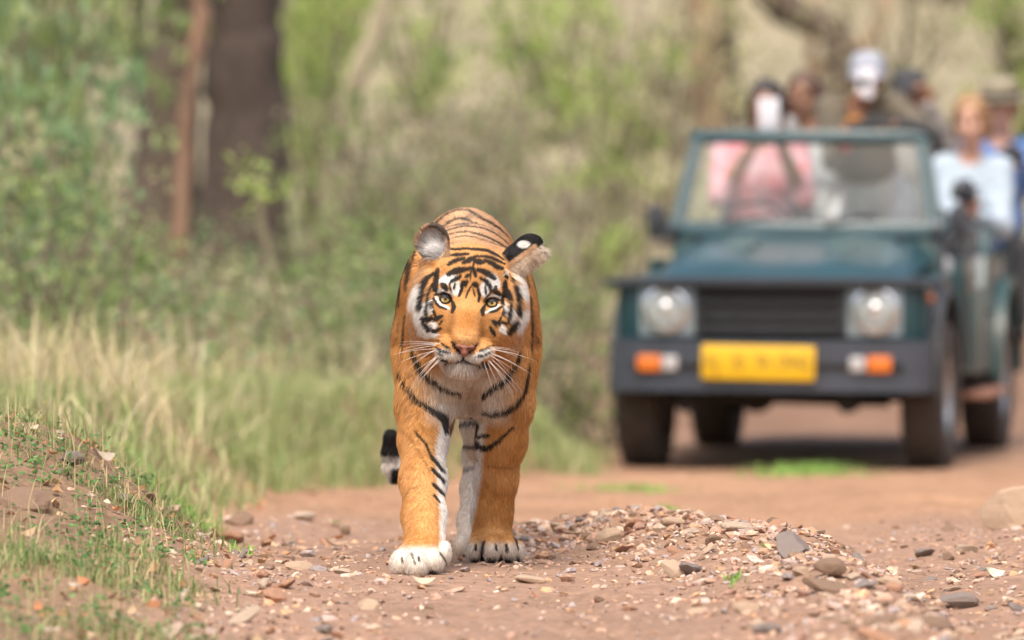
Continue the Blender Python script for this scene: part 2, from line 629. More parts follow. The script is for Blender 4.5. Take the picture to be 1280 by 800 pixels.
def dens_road(x, d):
    q = np.clip(ridge(x, d) * 9.5, 0, 1) ** 1.3 + .10 + .12 * smooth01(fbm(x * 3, d * 2, 0, 3, 61), -.1, .4)
    q = q + .22 * np.exp(-((x - verge(d) - .08) / .22) ** 2) * (d < 26)
    q = q + .14 * smooth01(x, .95, 1.25)
    q = q * (1 - .9 * smooth01(verge(d) - x, .1, .5))
    return np.clip(q * smooth01(-d, -27, -23.5), 0, 1)

px_, pd_ = spread(10500, -1.2, 1.55, 16.5, 27, dens_road)
n = len(px_)
sz = .0035 * np.exp(np.abs(r.normal(0, .62, n))) * (1 + 1.0 * np.clip(ridge(px_, pd_) * 9, 0, 1))
sz = np.clip(sz, .003, .021)
scl = np.stack([sz * r.uniform(.8, 1.7, n), sz * r.uniform(.8, 1.5, n), sz * r.uniform(.35, .8, n)], 1)
cl = STONE_COLS[r.integers(0, len(STONE_COLS), n)] * r.uniform(.75, 1.25, (n, 1))
pos = np.stack([px_, pd_, ground_z(px_, pd_) + scl[:, 2] * .35], 1)
gv = link('gravel', scatter_mesh('gravel', pebble_shapes, pos, scl, rotm(n, r, .35), cl), m_stone)
tag(gv, 'loose pinkish tan gravel and chippings strewn over the dirt track', 'gravel', kind='stuff')

# larger stones, each a thing
stone_meshes = {}
kinds = [('tan', (.56, .40, .28), 'flat tan'), ('grey', (.29, .235, .205), 'dull grey'), ('brown', (.29, .19, .13), 'dark brown'), ('rust', (.48, .27, .17), 'rusty red'), ('pale', (.56, .43, .32), 'pale cream')]
stone_mats = {}
for kn, kc, _ in kinds:
    stone_mats[kn] = mat('stone_' + kn, kc, tuple(v * .68 for v in kc), scale=30, rough=.9, bump=.5, bscale=90, spec=.2)
    for q in range(3):
        V, F = rock_shape(3, q * 17 + len(kn) * 5, 9)
        V = V * (1 + .10 * fbm(V[:, 0] * 3, V[:, 1] * 3, V[:, 2] * 3, 4, q))[:, None]
        stone_meshes[(kn, q)] = np_mesh('stone', V, F, False)
        stone_meshes[(kn, q)].materials.append(stone_mats[kn])

def stone(x, d, s, kn, q, rot, label, group=None, sink=.3, name='stone'):
    o = link(name, stone_meshes[(kn, q)], None, None, (x, d, float(ground_z(x, d)) + s[2] * (1 - 2 * sink)))
    o.scale = s
    o.rotation_euler = rot
    return tag(o, label, 'stone', group)

r = np.random.default_rng(12)
where = [('on the gravel ridge beside the tiger', 'stones on the gravel ridge', 150, lambda x, d: np.clip(ridge(x, d) * 11 - .15, 0, 1), (-.05, 1.05, 17, 24.6)),
         ('at the foot of the grassy bank', 'stones at the foot of the grassy bank', 66, lambda x, d: np.exp(-((x - verge(d) - .05) / .16) ** 2), (-1.1, -.2, 17.5, 24.5)),
         ('in the wheel rut past the gravel ridge', 'stones in the wheel rut', 44, lambda x, d: np.exp(-((x - 1.12) / .16) ** 2), (.85, 1.5, 17.5, 25)),
         ('in the bare dirt around the tiger', 'stones in the bare dirt', 16, lambda x, d: (ridge(x, d) < .03) * (x > verge(d) + .2) * 1.0, (-.6, .5, 17.3, 24))]
for ph, grp, cnt, dn, (xa, xb, da, db) in where:
    X, D = spread(cnt, xa, xb, da, db, dn)
    for i in range(len(X)):
        x, d = float(X[i]), float(D[i])
        if (abs(x + .25) < .13 and abs(d - 21.55) < .28) or (abs(x + .05) < .13 and abs(d - 22.15) < .3): continue
        kn, _, word = kinds[[0, 0, 1, 2, 3, 3, 4][r.integers(0, 7)]]
        b = .012 * math.exp(abs(r.normal(0, .5)))
        b = min(b, .036)
        stone(x, d, (b * r.uniform(1, 1.6), b * r.uniform(.9, 1.3), b * r.uniform(.4, .75)), kn, int(r.integers(0, 3)),
              (r.normal(0, .3), r.normal(0, .3), r.uniform(0, 6)), f'small {word} stone lying {ph}', f'{word} {grp}')

def ray_ground(px, py):
    """where the sight line through a photo pixel meets the ground"""
    ds = np.linspace(16, 60, 4000)
    p = np.stack([(px - 640) * ds / FPX, ds, CAMH - (py - HOR) * ds / FPX], 1)
    below = p[:, 2] < ground_z(p[:, 0], p[:, 1])
    i = int(np.argmax(below))
    return float(p[i, 0]), float(p[i, 1])

def spot(px, py, s, kn, q, rot, label, sink=.25, name='stone'):
    x, d = ray_ground(px, py)
    return stone(x, d, s, kn, q, rot, label, None, sink, name)

stone(1.50, 25.2, (.12, .10, .085), 'tan', 0, (.1, -.25, .3), 'large angular tan boulder on the road edge by the jeep', None, .1, 'boulder')
spot(1273, 655, (.06, .06, .028), 'grey', 1, (.1, .1, 1), 'flat grey slab of stone below the large tan boulder', .2)
spot(1040, 722, (.048, .045, .028), 'brown', 0, (.1, .2, .5), 'rounded dark brown stone at the end of the gravel ridge', .2)
spot(992, 694, (.075, .06, .04), 'grey', 2, (.2, -.3, 1.2), 'pointed grey stone half buried in the gravel ridge', .3)
spot(920, 664, (.048, .04, .018), 'pale', 1, (.1, .15, .2), 'pale cream flat stone on the crest of the gravel ridge')
spot(838, 662, (.05, .045, .02), 'tan', 2, (.2, .2, 2), 'broad tan slab on the crest of the gravel ridge')
spot(845, 722, (.044, .035, .03), 'tan', 1, (.1, .5, .2), 'blocky tan stone on the slope of the gravel ridge')
spot(936, 764, (.04, .035, .016), 'tan', 0, (.3, .1, .2), 'smooth orange tan stone low on the gravel ridge')
spot(1040, 742, (.075, .05, .02), 'brown', 2, (.1, .3, .1), 'long brown slab below the rounded dark stone')
spot(1200, 762, (.06, .05, .028), 'grey', 0, (.1, .1, 2), 'rounded dark grey stone in the loose dirt of the rut')
spot(1170, 785, (.05, .04, .02), 'brown', 1, (.1, .1, 1), 'dull brown stone at the edge of the wheel rut')
spot(30, 634, (.07, .065, .04), 'brown', 1, (.1, .1, .4), 'large grey brown rock set in the grassy bank', .3, 'rock')
spot(290, 678, (.055, .05, .022), 'rust', 0, (.2, .2, 1.4), 'layered rusty slab at the lip of the grassy bank')
spot(300, 655, (.05, .05, .026), 'brown', 2, (.2, -.2, .4), 'dark brown clod at the lip of the grassy bank')
spot(375, 712, (.045, .04, .016), 'tan', 0, (.1, .1, .6), 'flat tan slab in the dirt near the grassy bank')
spot(432, 668, (.02, .02, .018), 'brown', 0, (.3, .2, .4), 'small upright brown pebble behind the stepping paw')
spot(380, 650, (.045, .04, .018), 'pale', 0, (.1, .1, .6), 'pale stone in the dirt behind the grassy bank')
spot(155, 632, (.034, .03, .022), 'grey', 2, (.2, .2, 1), 'small grey stone tucked in the bank grass')
spot(88, 580, (.04, .03, .025), 'grey', 1, (.2, .2, 1), 'slanted grey stone on the crest of the grassy bank')
spot(725, 574, (.04, .04, .035), 'pale', 2, (.2, .2, 1), 'small yellowish stone at the foot of the far verge')

# dry leaves and twigs lying about
def leaf_shape(seed, curl=.3, n=5):
    r_ = np.random.default_rng(seed)
    t = np.linspace(0, 1, n)
    w = np.sin(np.pi * np.clip(t, .02, .98)) ** .8 * .32
    V = []
    for k in range(n):
        z = curl * (t[k] - .5) ** 2 * 2
        V += [(t[k] - .5, -w[k], z + curl * .5 * w[k]), (t[k] - .5, 0, z), (t[k] - .5, w[k], z + curl * .6 * w[k])]
    F = []
    for k in range(n - 1):
        a = 3 * k
        F += [(a, a + 1, a + 4, a + 3), (a + 1, a + 2, a + 5, a + 4)]
    return np.array(V), np.array(F)

r = np.random.default_rng(5)
lsh = [leaf_shape(i, c) for i, c in enumerate((.2, .5, -.4, .8, .3))]
X, D = spread(1500, -2.2, .4, 17, 33, lambda x, d: smooth01(verge(d) - x, -.35, .25) * .9 + .03)
n = len(X)
s = r.uniform(.015, .05, n)
cl = np.array([(.42, .25, .13), (.50, .36, .22), (.30, .17, .10), (.55, .46, .34), (.45, .20, .10)])[r.integers(0, 5, n)] * r.uniform(.8, 1.2, (n, 1))
m_leaf_dry = attr_mat('dry_leaf', rough=.8, transl=.25, spec=.2)
lo = link('leaf_litter', scatter_mesh('leaf_litter', lsh, np.stack([X, D, ground_z(X, D) + .006], 1), np.stack([s, s, s], 1), rotm(n, r, .35), cl, True), m_leaf_dry)
tag(lo, 'brown dry leaf litter scattered over the grassy bank', 'leaf litter', kind='stuff')

def big_leaf(px, py, size, c, seed, rot, label, name='dry_leaf'):
    x, d = ray_ground(px, py)
    V, F = leaf_shape(seed, .6, 7)
    o = link(name, np_mesh(name, V * size, F, True), mat(name + '_tissue', c, tuple(v * .8 for v in c), scale=40, rough=.7, transl=.2), None, (x, d, float(ground_z(x, d)) + size * .12))
    o.rotation_euler = rot
    return tag(o, label, 'leaf')

big_leaf(124, 578, .085, (.44, .36, .28), 1, (.5, .25, .9), 'pale curled dry leaf on the crest of the grassy bank')
big_leaf(1241, 722, .055, (.66, .66, .50), 2, (.7, .2, .5), 'small white petal lying in the wheel rut')
big_leaf(528, 734, .06, (.72, .55, .38), 3, (.3, .1, .1), 'crumpled pale leaf under the stepping paw')
big_leaf(418, 658, .05, (.62, .60, .36), 4, (.2, .0, 2.4), 'yellowish leaf in the dirt behind the grassy bank')
big_leaf(420, 688, .08, (.46, .30, .20), 5, (.1, .1, .2), 'brown curled leaf on the dirt before the grassy bank')
big_leaf(955, 690, .05, (.58, .58, .28), 6, (.3, .1, 1.2), 'yellow green leaf on the gravel ridge')
# ------------------------------------------------------------------ the jeep
JX, JD, JYAW = 1.225, 40.32, R(-10)
JZ = float(ground_z(1.5, 41.5))
jeep = empty('jeep', (JX, JD, JZ), JYAW)
tag(jeep, 'open dark green safari jeep carrying passengers on the dirt track', 'jeep')
m_green = mat('paint_green', (.015, .054, .064), (.012, .044, .052), scale=3, rough=.42, coat=.28, bump=.05, bscale=60, spec=.35)
m_greend = mat('paint_green_dull', (.030, .095, .10), (.06, .085, .075), scale=6, rough=.5, coat=.2)
m_blk = mat('plastic_black', (.030, .034, .042), (.018, .02, .024), scale=9, rough=.55, bump=.1)
m_bump = mat('bumper_grey', (.045, .054, .070), (.03, .035, .045), scale=7, rough=.5, bump=.1)
m_under = mat('underbody_black', (.016, .014, .013), scale=9, rough=.9)
m_rub = mat('tyre_rubber', (.035, .031, .029), (.07, .055, .042), scale=12, rough=.9, bump=.2)
m_rim = mat('rim_steel', (.42, .44, .46), (.30, .30, .30), scale=12, rough=.4, metal=.7)
m_silver = mat('bezel_silver', (.30, .36, .38), (.22, .27, .29), scale=8, rough=.4, metal=.2)
m_chrome = mat('lamp_chrome', (.85, .85, .85), (.7, .7, .7), scale=8, rough=.12, metal=1)
m_lens = mat('lamp_lens', (.40, .43, .42), (.22, .25, .25), scale=24, rough=.15, coat=.6)
m_amber = mat('lens_amber', (.66, .17, .02), (.55, .13, .015), scale=30, rough=.25, coat=.5)
m_white = mat('lens_white', (.45, .43, .42), (.36, .36, .36), scale=30, rough=.25, coat=.5)
m_plate = mat('plate_yellow', (.70, .42, .012), (.64, .37, .01), scale=12, rough=.4)
m_ink = mat('plate_ink', (.30, .19, .02), (.24, .15, .015), scale=12, rough=.6)
m_seat = mat('seat_vinyl', (.10, .105, .11), (.06, .065, .07), scale=8, rough=.6)
m_rust = mat('step_rust', (.36, .18, .12), (.22, .11, .075), scale=9, rough=.85)
m_canvas = mat('canvas_black', (.03, .03, .032), (.02, .02, .02), scale=9, rough=.85)
gl = bpy.data.materials.new('window_glass')
gl.use_nodes = True
g = gl.node_tree
g.nodes.clear()
go = g.nodes.new('ShaderNodeOutputMaterial'); gt = g.nodes.new('ShaderNodeBsdfTransparent'); gg = g.nodes.new('ShaderNodeBsdfGlossy'); gx_ = g.nodes.new('ShaderNodeMixShader')
gd_ = g.nodes.new('ShaderNodeBsdfDiffuse'); gx2 = g.nodes.new('ShaderNodeMixShader')
gg.inputs['Roughness'].default_value = .05
gt.inputs[0].default_value = (.90, .94, .93, 1)
gd_.inputs[0].default_value = (.75, .72, .66, 1)          # film of road dust
fz = g.nodes.new('ShaderNodeTexNoise'); nset(fz, Scale=3.0, Detail=4.0)
fm = g.nodes.new('ShaderNodeMapRange'); nset(fm, From_Min=.3, From_Max=.75, To_Min=.0, To_Max=.02)
g.links.new(fz.outputs['Fac'], fm.inputs[0])
g.links.new(fm.outputs[0], gx2.inputs[0])
gx_.inputs[0].default_value = .022
g.links.new(gt.outputs[0], gx2.inputs[1]); g.links.new(gd_.outputs[0], gx2.inputs[2])
g.links.new(gx2.outputs[0], gx_.inputs[1]); g.links.new(gg.outputs[0], gx_.inputs[2]); g.links.new(gx_.outputs[0], go.inputs[0])

SIDE = Matrix(((0, 1, 0, 0), (1, 0, 0, 0), (0, 0, 1, 0), (0, 0, 0, 1)))     # profile (y, z) swept along x
def side_prism(mb, prof, x0, dx, bev=.0):
    M = Matrix.Translation((x0, 0, 0)) @ SIDE
    mb.prism(prof, dx, M, bev)
    return mb
def arch(yc, zc, r_, a0, a1, n=12):
    return [(yc + r_ * math.cos(R(a)), zc + r_ * math.sin(R(a))) for a in np.linspace(a0, a1, n)]

YF, YR, RW = .64, 2.98, .355
# chassis and underbody
ch = MB()
ch.box((0, 1.9, .44), (.95, 3.4, .12)).box((-.36, 1.9, .36), (.10, 3.5, .12)).box((.36, 1.9, .36), (.10, 3.5, .12))
ch.cyl((-.6, YF, .33), (.6, YF, .33), .045).cyl((-.6, YR, .33), (.6, YR, .33), .045).sphere((.1, YR, .33), .12).sphere((-.15, YF, .33), .10)
ch.box((0, .35, .50), (1.0, .5, .22)).cyl((-.42, .12, .30), (-.42, .30, .30), .05).cyl((.36, .12, .30), (.36, .30, .30), .05)
ch.cyl((-.55, .25, .33), (.55, .25, .30), .025)
ch.build('chassis', m_under, jeep)
# front end
fp = MB().box((0, .15, .725), (1.40, .14, .29), bev=.02)
fp.build('front_panel', m_green, jeep)
gr = MB().box((0, .085, .735), (.73, .04, .25), bev=.008).build('grille', m_under, jeep)
for z in (.655, .715, .775, .835):
    MB().box((0, .058, z), (.70, .028, .026), bev=.004).build('slat', m_blk, gr)
for x in (-.35, .35):
    MB().box((x, .056, .735), (.022, .03, .25), bev=.004).build('grille_post', m_blk, gr)
for s in (-1, 1):
    hb = MB().box((s * .50, .085, .735), (.27, .05, .235), bev=.012).build('headlight_bezel', m_silver, jeep)
    M = Matrix.Translation((s * .505, .065, .745)) @ Matrix.Rotation(R(90), 4, 'X')
    hl = MB().lathe([(.112, -.01), (.112, .022), (.100, .026), (.096, .012)], M).build('headlight', m_chrome, jeep)
    MB().lathe([(.097, .008), (.085, .020), (.05, .030), (.001, .034)], M).build('lens', m_lens, hl)
    MB().sphere((s * .505, .038, .755), (.03, .012, .03)).build('bulb', m_chrome, hl)
bm_ = MB()
bm_.loft([[(x, y0, .355), (x, y0 + .09, .355), (x, y0 + .09, .60), (x, y0, .60)] for x, y0 in ((-.775, .16), (-.765, .05), (-.70, .005), (0, -.015), (.70, .005), (.765, .05), (.775, .16))])
bm_ = bm_.build('bumper', m_bump, jeep)
MB().box((0, -.006, .478), (1.30, .018, .03), bev=.004).build('bumper_groove', m_under, bm_)
for s, xa, xw in ((-1, -.575, -.475), (1, .535, .43)):
    MB().box((xa, -.008, .49), (.115, .035, .078), bev=.008).build('indicator', m_amber, jeep)
    MB().box((xw, -.008, .49), (.075, .035, .072), bev=.008).build('side_lamp', m_white, jeep)
pl = MB().box((-.045, -.035, .495), (.545, .016, .165), rot=(0, R(.8), 0), bev=.006).build('number_plate', m_plate, jeep)
for k, chx in enumerate('RJ 25 TA 0942'):
    if chx == ' ': continue
    tcu = bpy.data.curves.new('plate_character', 'FONT')
    tcu.body = chx
    tcu.size = .10
    tcu.align_x = 'CENTER'; tcu.align_y = 'CENTER'
    tcu.extrude = .001
    to = bpy.data.objects.new('plate_character', tcu)
    col.objects.link(to)
    bpy.context.view_layer.update()
    tme = bpy.data.meshes.new_from_object(to.evaluated_get(bpy.context.evaluated_depsgraph_get()))
    bpy.data.objects.remove(to)
    tme.materials.clear(); tme.materials.append(m_ink)
    tt = link('plate_character', tme, None, pl, (-.045 + (k - 6) * .0385, -.0455, .495))
    tt.rotation_euler = (R(90), 0, 0)
lip = MB()
lip.loft([[(x, y0, z0), (x, y0 + .10, z0 + .012), (x, y0 + .10, z0 + .036), (x, y0, z0 + .028)] for x, y0, z0 in ((-.82, .14, .852), (-.76, .03, .860), (-.4, -.02, .866), (.4, -.02, .866), (.76, .03, .860), (.82, .14, .852))])
lip.build('hood_lip', m_blk, jeep)
# hood: flat centre with rolled shoulders
rows = []
for y, zc, hw in ((.06, .885, .60), (.14, .925, .61), (.4, .975, .62), (.8, 1.03, .635), (1.18, 1.075, .645), (1.26, 1.08, .645)):
    row = []
    for t in np.linspace(-1, 1, 17):
        a = abs(t)
        z = zc - .10 * max(0, (a - .72) / .28) ** 2 + (.018 if .30 < a < .62 else 0) * min(1, (y - .05) * 6)
        row.append((t * hw, y, z))
    rows.append(row)
hd = MB().sheet(rows).build('hood', m_green, jeep)
for x in (-.25, .25):
    MB().box((x, .75, 1.04), (.14, .3, .02), rot=(R(7), 0, 0), bev=.008).build('hood_vent', m_greend, hd)
MB().cyl((-.5, 1.02, 1.05), (-.5, 1.02, 1.085), .02).build('bonnet_catch', m_blk, hd)
MB().cyl((.5, 1.02, 1.05), (.5, 1.02, 1.085), .02).build('bonnet_catch', m_blk, hd)
# fenders with flared arches
for s in (-1, 1):
    prof = [(.10, .60), (.10, .86), (.30, .885), (1.22, .90), (1.22, .42), (1.10, .42)] + arch(YF, .36, .43, 8, 172, 14)[0:] + [(.16, .50)]
    fd = side_prism(MB(), prof, s * .60 if s > 0 else -.745, .145, .012).build('fender', m_green, jeep)
    fl = MB()
    pa = arch(YF, .36, .455, -2, 182, 16)
    fl.loft([[(s * .742, y, z), (s * .80, y, z - .008), (s * .80, y, z + .022), (s * .742, y, z + .028)] for y, z in pa])
    fl.build('fender_flare', m_blk, fd)
    MB().box((s * .752, .26, .80), (.02, .07, .04), bev=.005).build('side_marker', m_amber, fd)
    # tub side
    prof = [(1.25, .40), (1.25, .96), (1.62, .96), (1.72, .80), (2.18, .80), (2.28, .96), (3.80, .98), (3.80, .46), (3.46, .44)] + arch(YR, .36, .43, 8, 172, 14) + [(2.50, .40)]
    tb = side_prism(MB(), prof, s * .73 if s > 0 else -.78, .05, .008).build('tub_side', m_green, jeep)
    pa = arch(YR, .36, .455, -2, 182, 16)
    MB().loft([[(s * .77, y, z), (s * .83, y, z - .008), (s * .83, y, z + .022), (s * .77, y, z + .028)] for y, z in pa]).build('fender_flare', m_greend, tb)
    MB().box((s * .785, 1.95, .585), (.02, .80, .40), bev=.01).build('door', m_greend, tb)
    MB().box((s * .80, 2.24, .68), (.02, .10, .03), bev=.006).build('door_handle', m_blk, tb)
    MB().box((s * .782, 1.40, .66), (.012, .045, .46), bev=.004).build('door_gap', m_under, tb)
    MB().box((s * .80, 2.02, .285), (.16, .85, .035), bev=.01).build('side_step', m_rust, jeep)
    MB().box((s * .66, 3.47, .34), (.24, .02, .26), bev=.004).build('mud_flap', m_under, jeep)
    MB().tube([(s * .755, 2.36, .97), (s * .755, 2.40, 1.06), (s * .755, 2.9, 1.08), (s * .755, 3.70, 1.08), (s * .755, 3.74, .98)], .018, 8).build('grab_rail', m_greend, jeep)
MB().box((0, 2.5, .48), (1.40, 2.5, .05), bev=.01).build('floor_pan', m_greend, jeep)
MB().box((0, 3.78, .72), (1.42, .05, .48), bev=.01).build('tailgate', m_green, jeep)
MB().box((0, 1.27, .82), (1.32, .06, .50), bev=.01).build('firewall', m_greend, jeep)
db = MB().box((0, 1.42, 1.0), (1.26, .24, .16), bev=.03).build('dashboard', m_blk, jeep)
Ms = Matrix.Translation((-.33, 1.70, 1.06)) @ Matrix.Rotation(R(65), 4, 'X')
MB().lathe([(.19, -.012), (.205, 0), (.19, .012), (.175, 0), (.19, -.012)], Ms, 28).tube([(-.33, 1.70, 1.06), (-.33, 1.50, .98)], .02).box((-.33, 1.70, 1.06), (.36, .03, .02)).build('steering_wheel', m_blk, jeep)
# windscreen
W0, W1, ZB, ZT, YB, YT = .685, .585, 1.085, 1.57, 1.26, 1.43
def ws(x, t, off=0): return (x, YB + (YT - YB) * t + off, ZB + (ZT - ZB) * t)
for s in (-1, 1):
    fr = MB()
    a, b = ws(s * W0, 0), ws(s * W1, 1)
    q = .075
    fr.loft([[(a[0] - s * q, a[1] - .03, a[2]), (a[0], a[1] - .03, a[2]), (a[0], a[1] + .03, a[2]), (a[0] - s * q, a[1] + .03, a[2])],
             [(b[0] - s * q * .8, b[1] - .03, b[2]), (b[0], b[1] - .03, b[2]), (b[0], b[1] + .03, b[2]), (b[0] - s * q * .8, b[1] + .03, b[2])]])
    fr.build('windscreen_pillar', m_green, jeep)
MB().box(ws(0, .985), (W1 * 2 + .02, .07, .062), rot=(R(-18), 0, 0), bev=.014).build('windscreen_header', m_green, jeep)
MB().box(ws(0, .04), (W0 * 2 + .02, .075, .085), rot=(R(-18), 0, 0), bev=.014).build('windscreen_sill', m_green, jeep)
gz0, gz1 = .10, .94
MB().loft([[ws(-.635, gz0, -.004), ws(.635, gz0, -.004), ws(.635, gz0, .003), ws(-.635, gz0, .003)], [ws(-.545, gz1, -.004), ws(.545, gz1, -.004), ws(.545, gz1, .003), ws(-.545, gz1, .003)]]).build('windscreen_glass', gl, jeep, smooth=False)
for x0, x1 in ((-.40, -.06), (.10, .44)):
    wp = MB().tube([ws(x0, .10, -.045), ws((x0 + x1) / 2 - .03, .15, -.035), ws(x0 - .14 + .02, .13, -.03)], .009, 6).build('wiper', m_blk, jeep)
    MB().box(ws(x0 + .07, .145, -.028), (.36, .014, .02), rot=(0, R(-6), 0)).build('wiper_blade', m_blk, wp)
for s in (-1, 1):
    mr = MB().box((s * .755, 1.33, 1.145), (.085, .05, .165), bev=.02).build('wing_mirror', m_blk, jeep)
    MB().tube([(s * .70, 1.30, 1.03), (s * .73, 1.31, 1.06), (s * .75, 1.33, 1.10)], .012, 6).build('mirror_stalk', m_blk, mr)
    MB().box((s * .655, 1.21, 1.10), (.05, .05, .07), bev=.01).build('hinge', m_blk, jeep)
MB().tube([ws(.20, 1.07), ws(.32, 1.11), ws(.45, 1.10), ws(.56, 1.06), ws(.63, .98), ws(.65, .86)], [.03, .045, .048, .045, .04, .025], 10).build('canvas_roll', m_canvas, jeep)
# wheels
def wheel(x, y, s):
    M = Matrix.Translation((x, y, RW)) @ Matrix.Rotation(R(90), 4, 'Y')
    w = .105
    ty = MB().lathe([(.205, -w * .8), (.25, -w), (.315, -w), (.338, -w * .86), (RW, -w * .5), (RW, w * .5), (.338, w * .86), (.315, w), (.25, w), (.205, w * .8)], M, 40)
    for k in range(36):
        a = 2 * math.pi * k / 36
        for q in (-1, 1):
            ty.box((x + q * .055, y + math.cos(a + q * .04) * (RW + .002), RW + math.sin(a + q * .04) * (RW + .002)), (.08, .030, .014), rot=(a + math.pi / 2, 0, 0))
    o = ty.build('wheel', m_rub, jeep)
    rm = MB().lathe([(.208, -w * .8), (.20, 0), (.208, w * .8), (.19, w * .75), (.17, w * .35), (.10, w * .45), (.07, w * .75), (.001, w * .80)], M if s > 0 else Matrix.Translation((x, y, RW)) @ Matrix.Rotation(R(-90), 4, 'Y'), 32)
    rm.build('rim', m_rim, o)
    for k in range(5):
        a = 2 * math.pi * k / 5
        MB().cyl((x + s * w * .45, y + .075 * math.cos(a), RW + .075 * math.sin(a)), (x + s * w * .75, y + .075 * math.cos(a), RW + .075 * math.sin(a)), .012, seg=8).build('wheel_nut', m_chrome, o)
for x, y in ((-.695, YF), (.695, YF), (-.695, YR), (.695, YR)):
    wheel(x, y, 1 if x > 0 else -1)
# seats
def seat(x, y, z, w, label=None):
    st = MB().box((x, y, z), (w, .46, .14), bev=.04).build('seat', m_seat, jeep)
    MB().box((x, y + .25, z + .30), (w, .12, .52), rot=(R(-10), 0, 0), bev=.04).build('backrest', m_seat, st)
    MB().box((x, y, z - .14), (w * .8, .36, .16), bev=.01).build('seat_base', m_under, st)
seat(-.33, 1.98, .66, .48)
seat(.33, 1.98, .66, .48)
seat(0, 2.78, .76, 1.30)
seat(0, 3.45, .84, 1.30)
# red ornament hanging behind the glass
MB().tube([ws(.17, .95, .05), ws(.17, .90, .055), ws(.17, .84, .06)], [.006, .026, .020], 8).build('hanging_tassel', mat('tassel_red', (.75, .06, .05), scale=30, rough=.8), jeep)

for o in jeep.children:                    # the sprung body sits a little higher on its wheels
    if not o.name.startswith('wheel'):
        o.location.z += .03
# ------------------------------------------------------------------ the passengers
def jl(x, y, z):
    """place given in the jeep's own metres"""
    c, s = math.cos(JYAW), math.sin(JYAW)
    return np.array([JX + x * c - y * s, JD + x * s + y * c, JZ + z])

def unit(v): return v / (np.linalg.norm(v) + 1e-9)

def hand(F, wrist, to, bend, side, k=.006, s=1.0):
    """palm, four curled fingers and a thumb; 'to' is where the hand points, 'bend' where fingers curl to"""
    a = unit(to)
    b = unit(bend - a * np.dot(bend, a))
    c = np.cross(a, b) * side
    pc = wrist + a * .05 * s
    M = np.stack([c, a, b], 1)
    F.ell(pc, (.042 * s, .05 * s, .019 * s), .012, M)
    for i, (o, ln) in enumerate(((-.030, .072), (-.010, .080), (.010, .075), (.029, .060))):
        p0 = wrist + a * .088 * s + c * o * s
        p1 = p0 + (a * .8 + b * .5) * ln * .42 * s
        p2 = p1 + (a * .15 + b * .95) * ln * .34 * s
        p3 = p2 + (-a * .45 + b * .75) * ln * .26 * s
        F.chain([p0, p1, p2, p3], [.0105 * s, .0098 * s, .009 * s, .008 * s], k)
    q0 = wrist + a * .035 * s - c * .036 * s
    q1 = q0 + (-c * .7 + a * .5 + b * .35) * .035 * s
    q2 = q1 + (a * .7 + b * .6) * .030 * s
    F.chain([q0, q1, q2], [.014 * s, .0115 * s, .009 * s], .008)

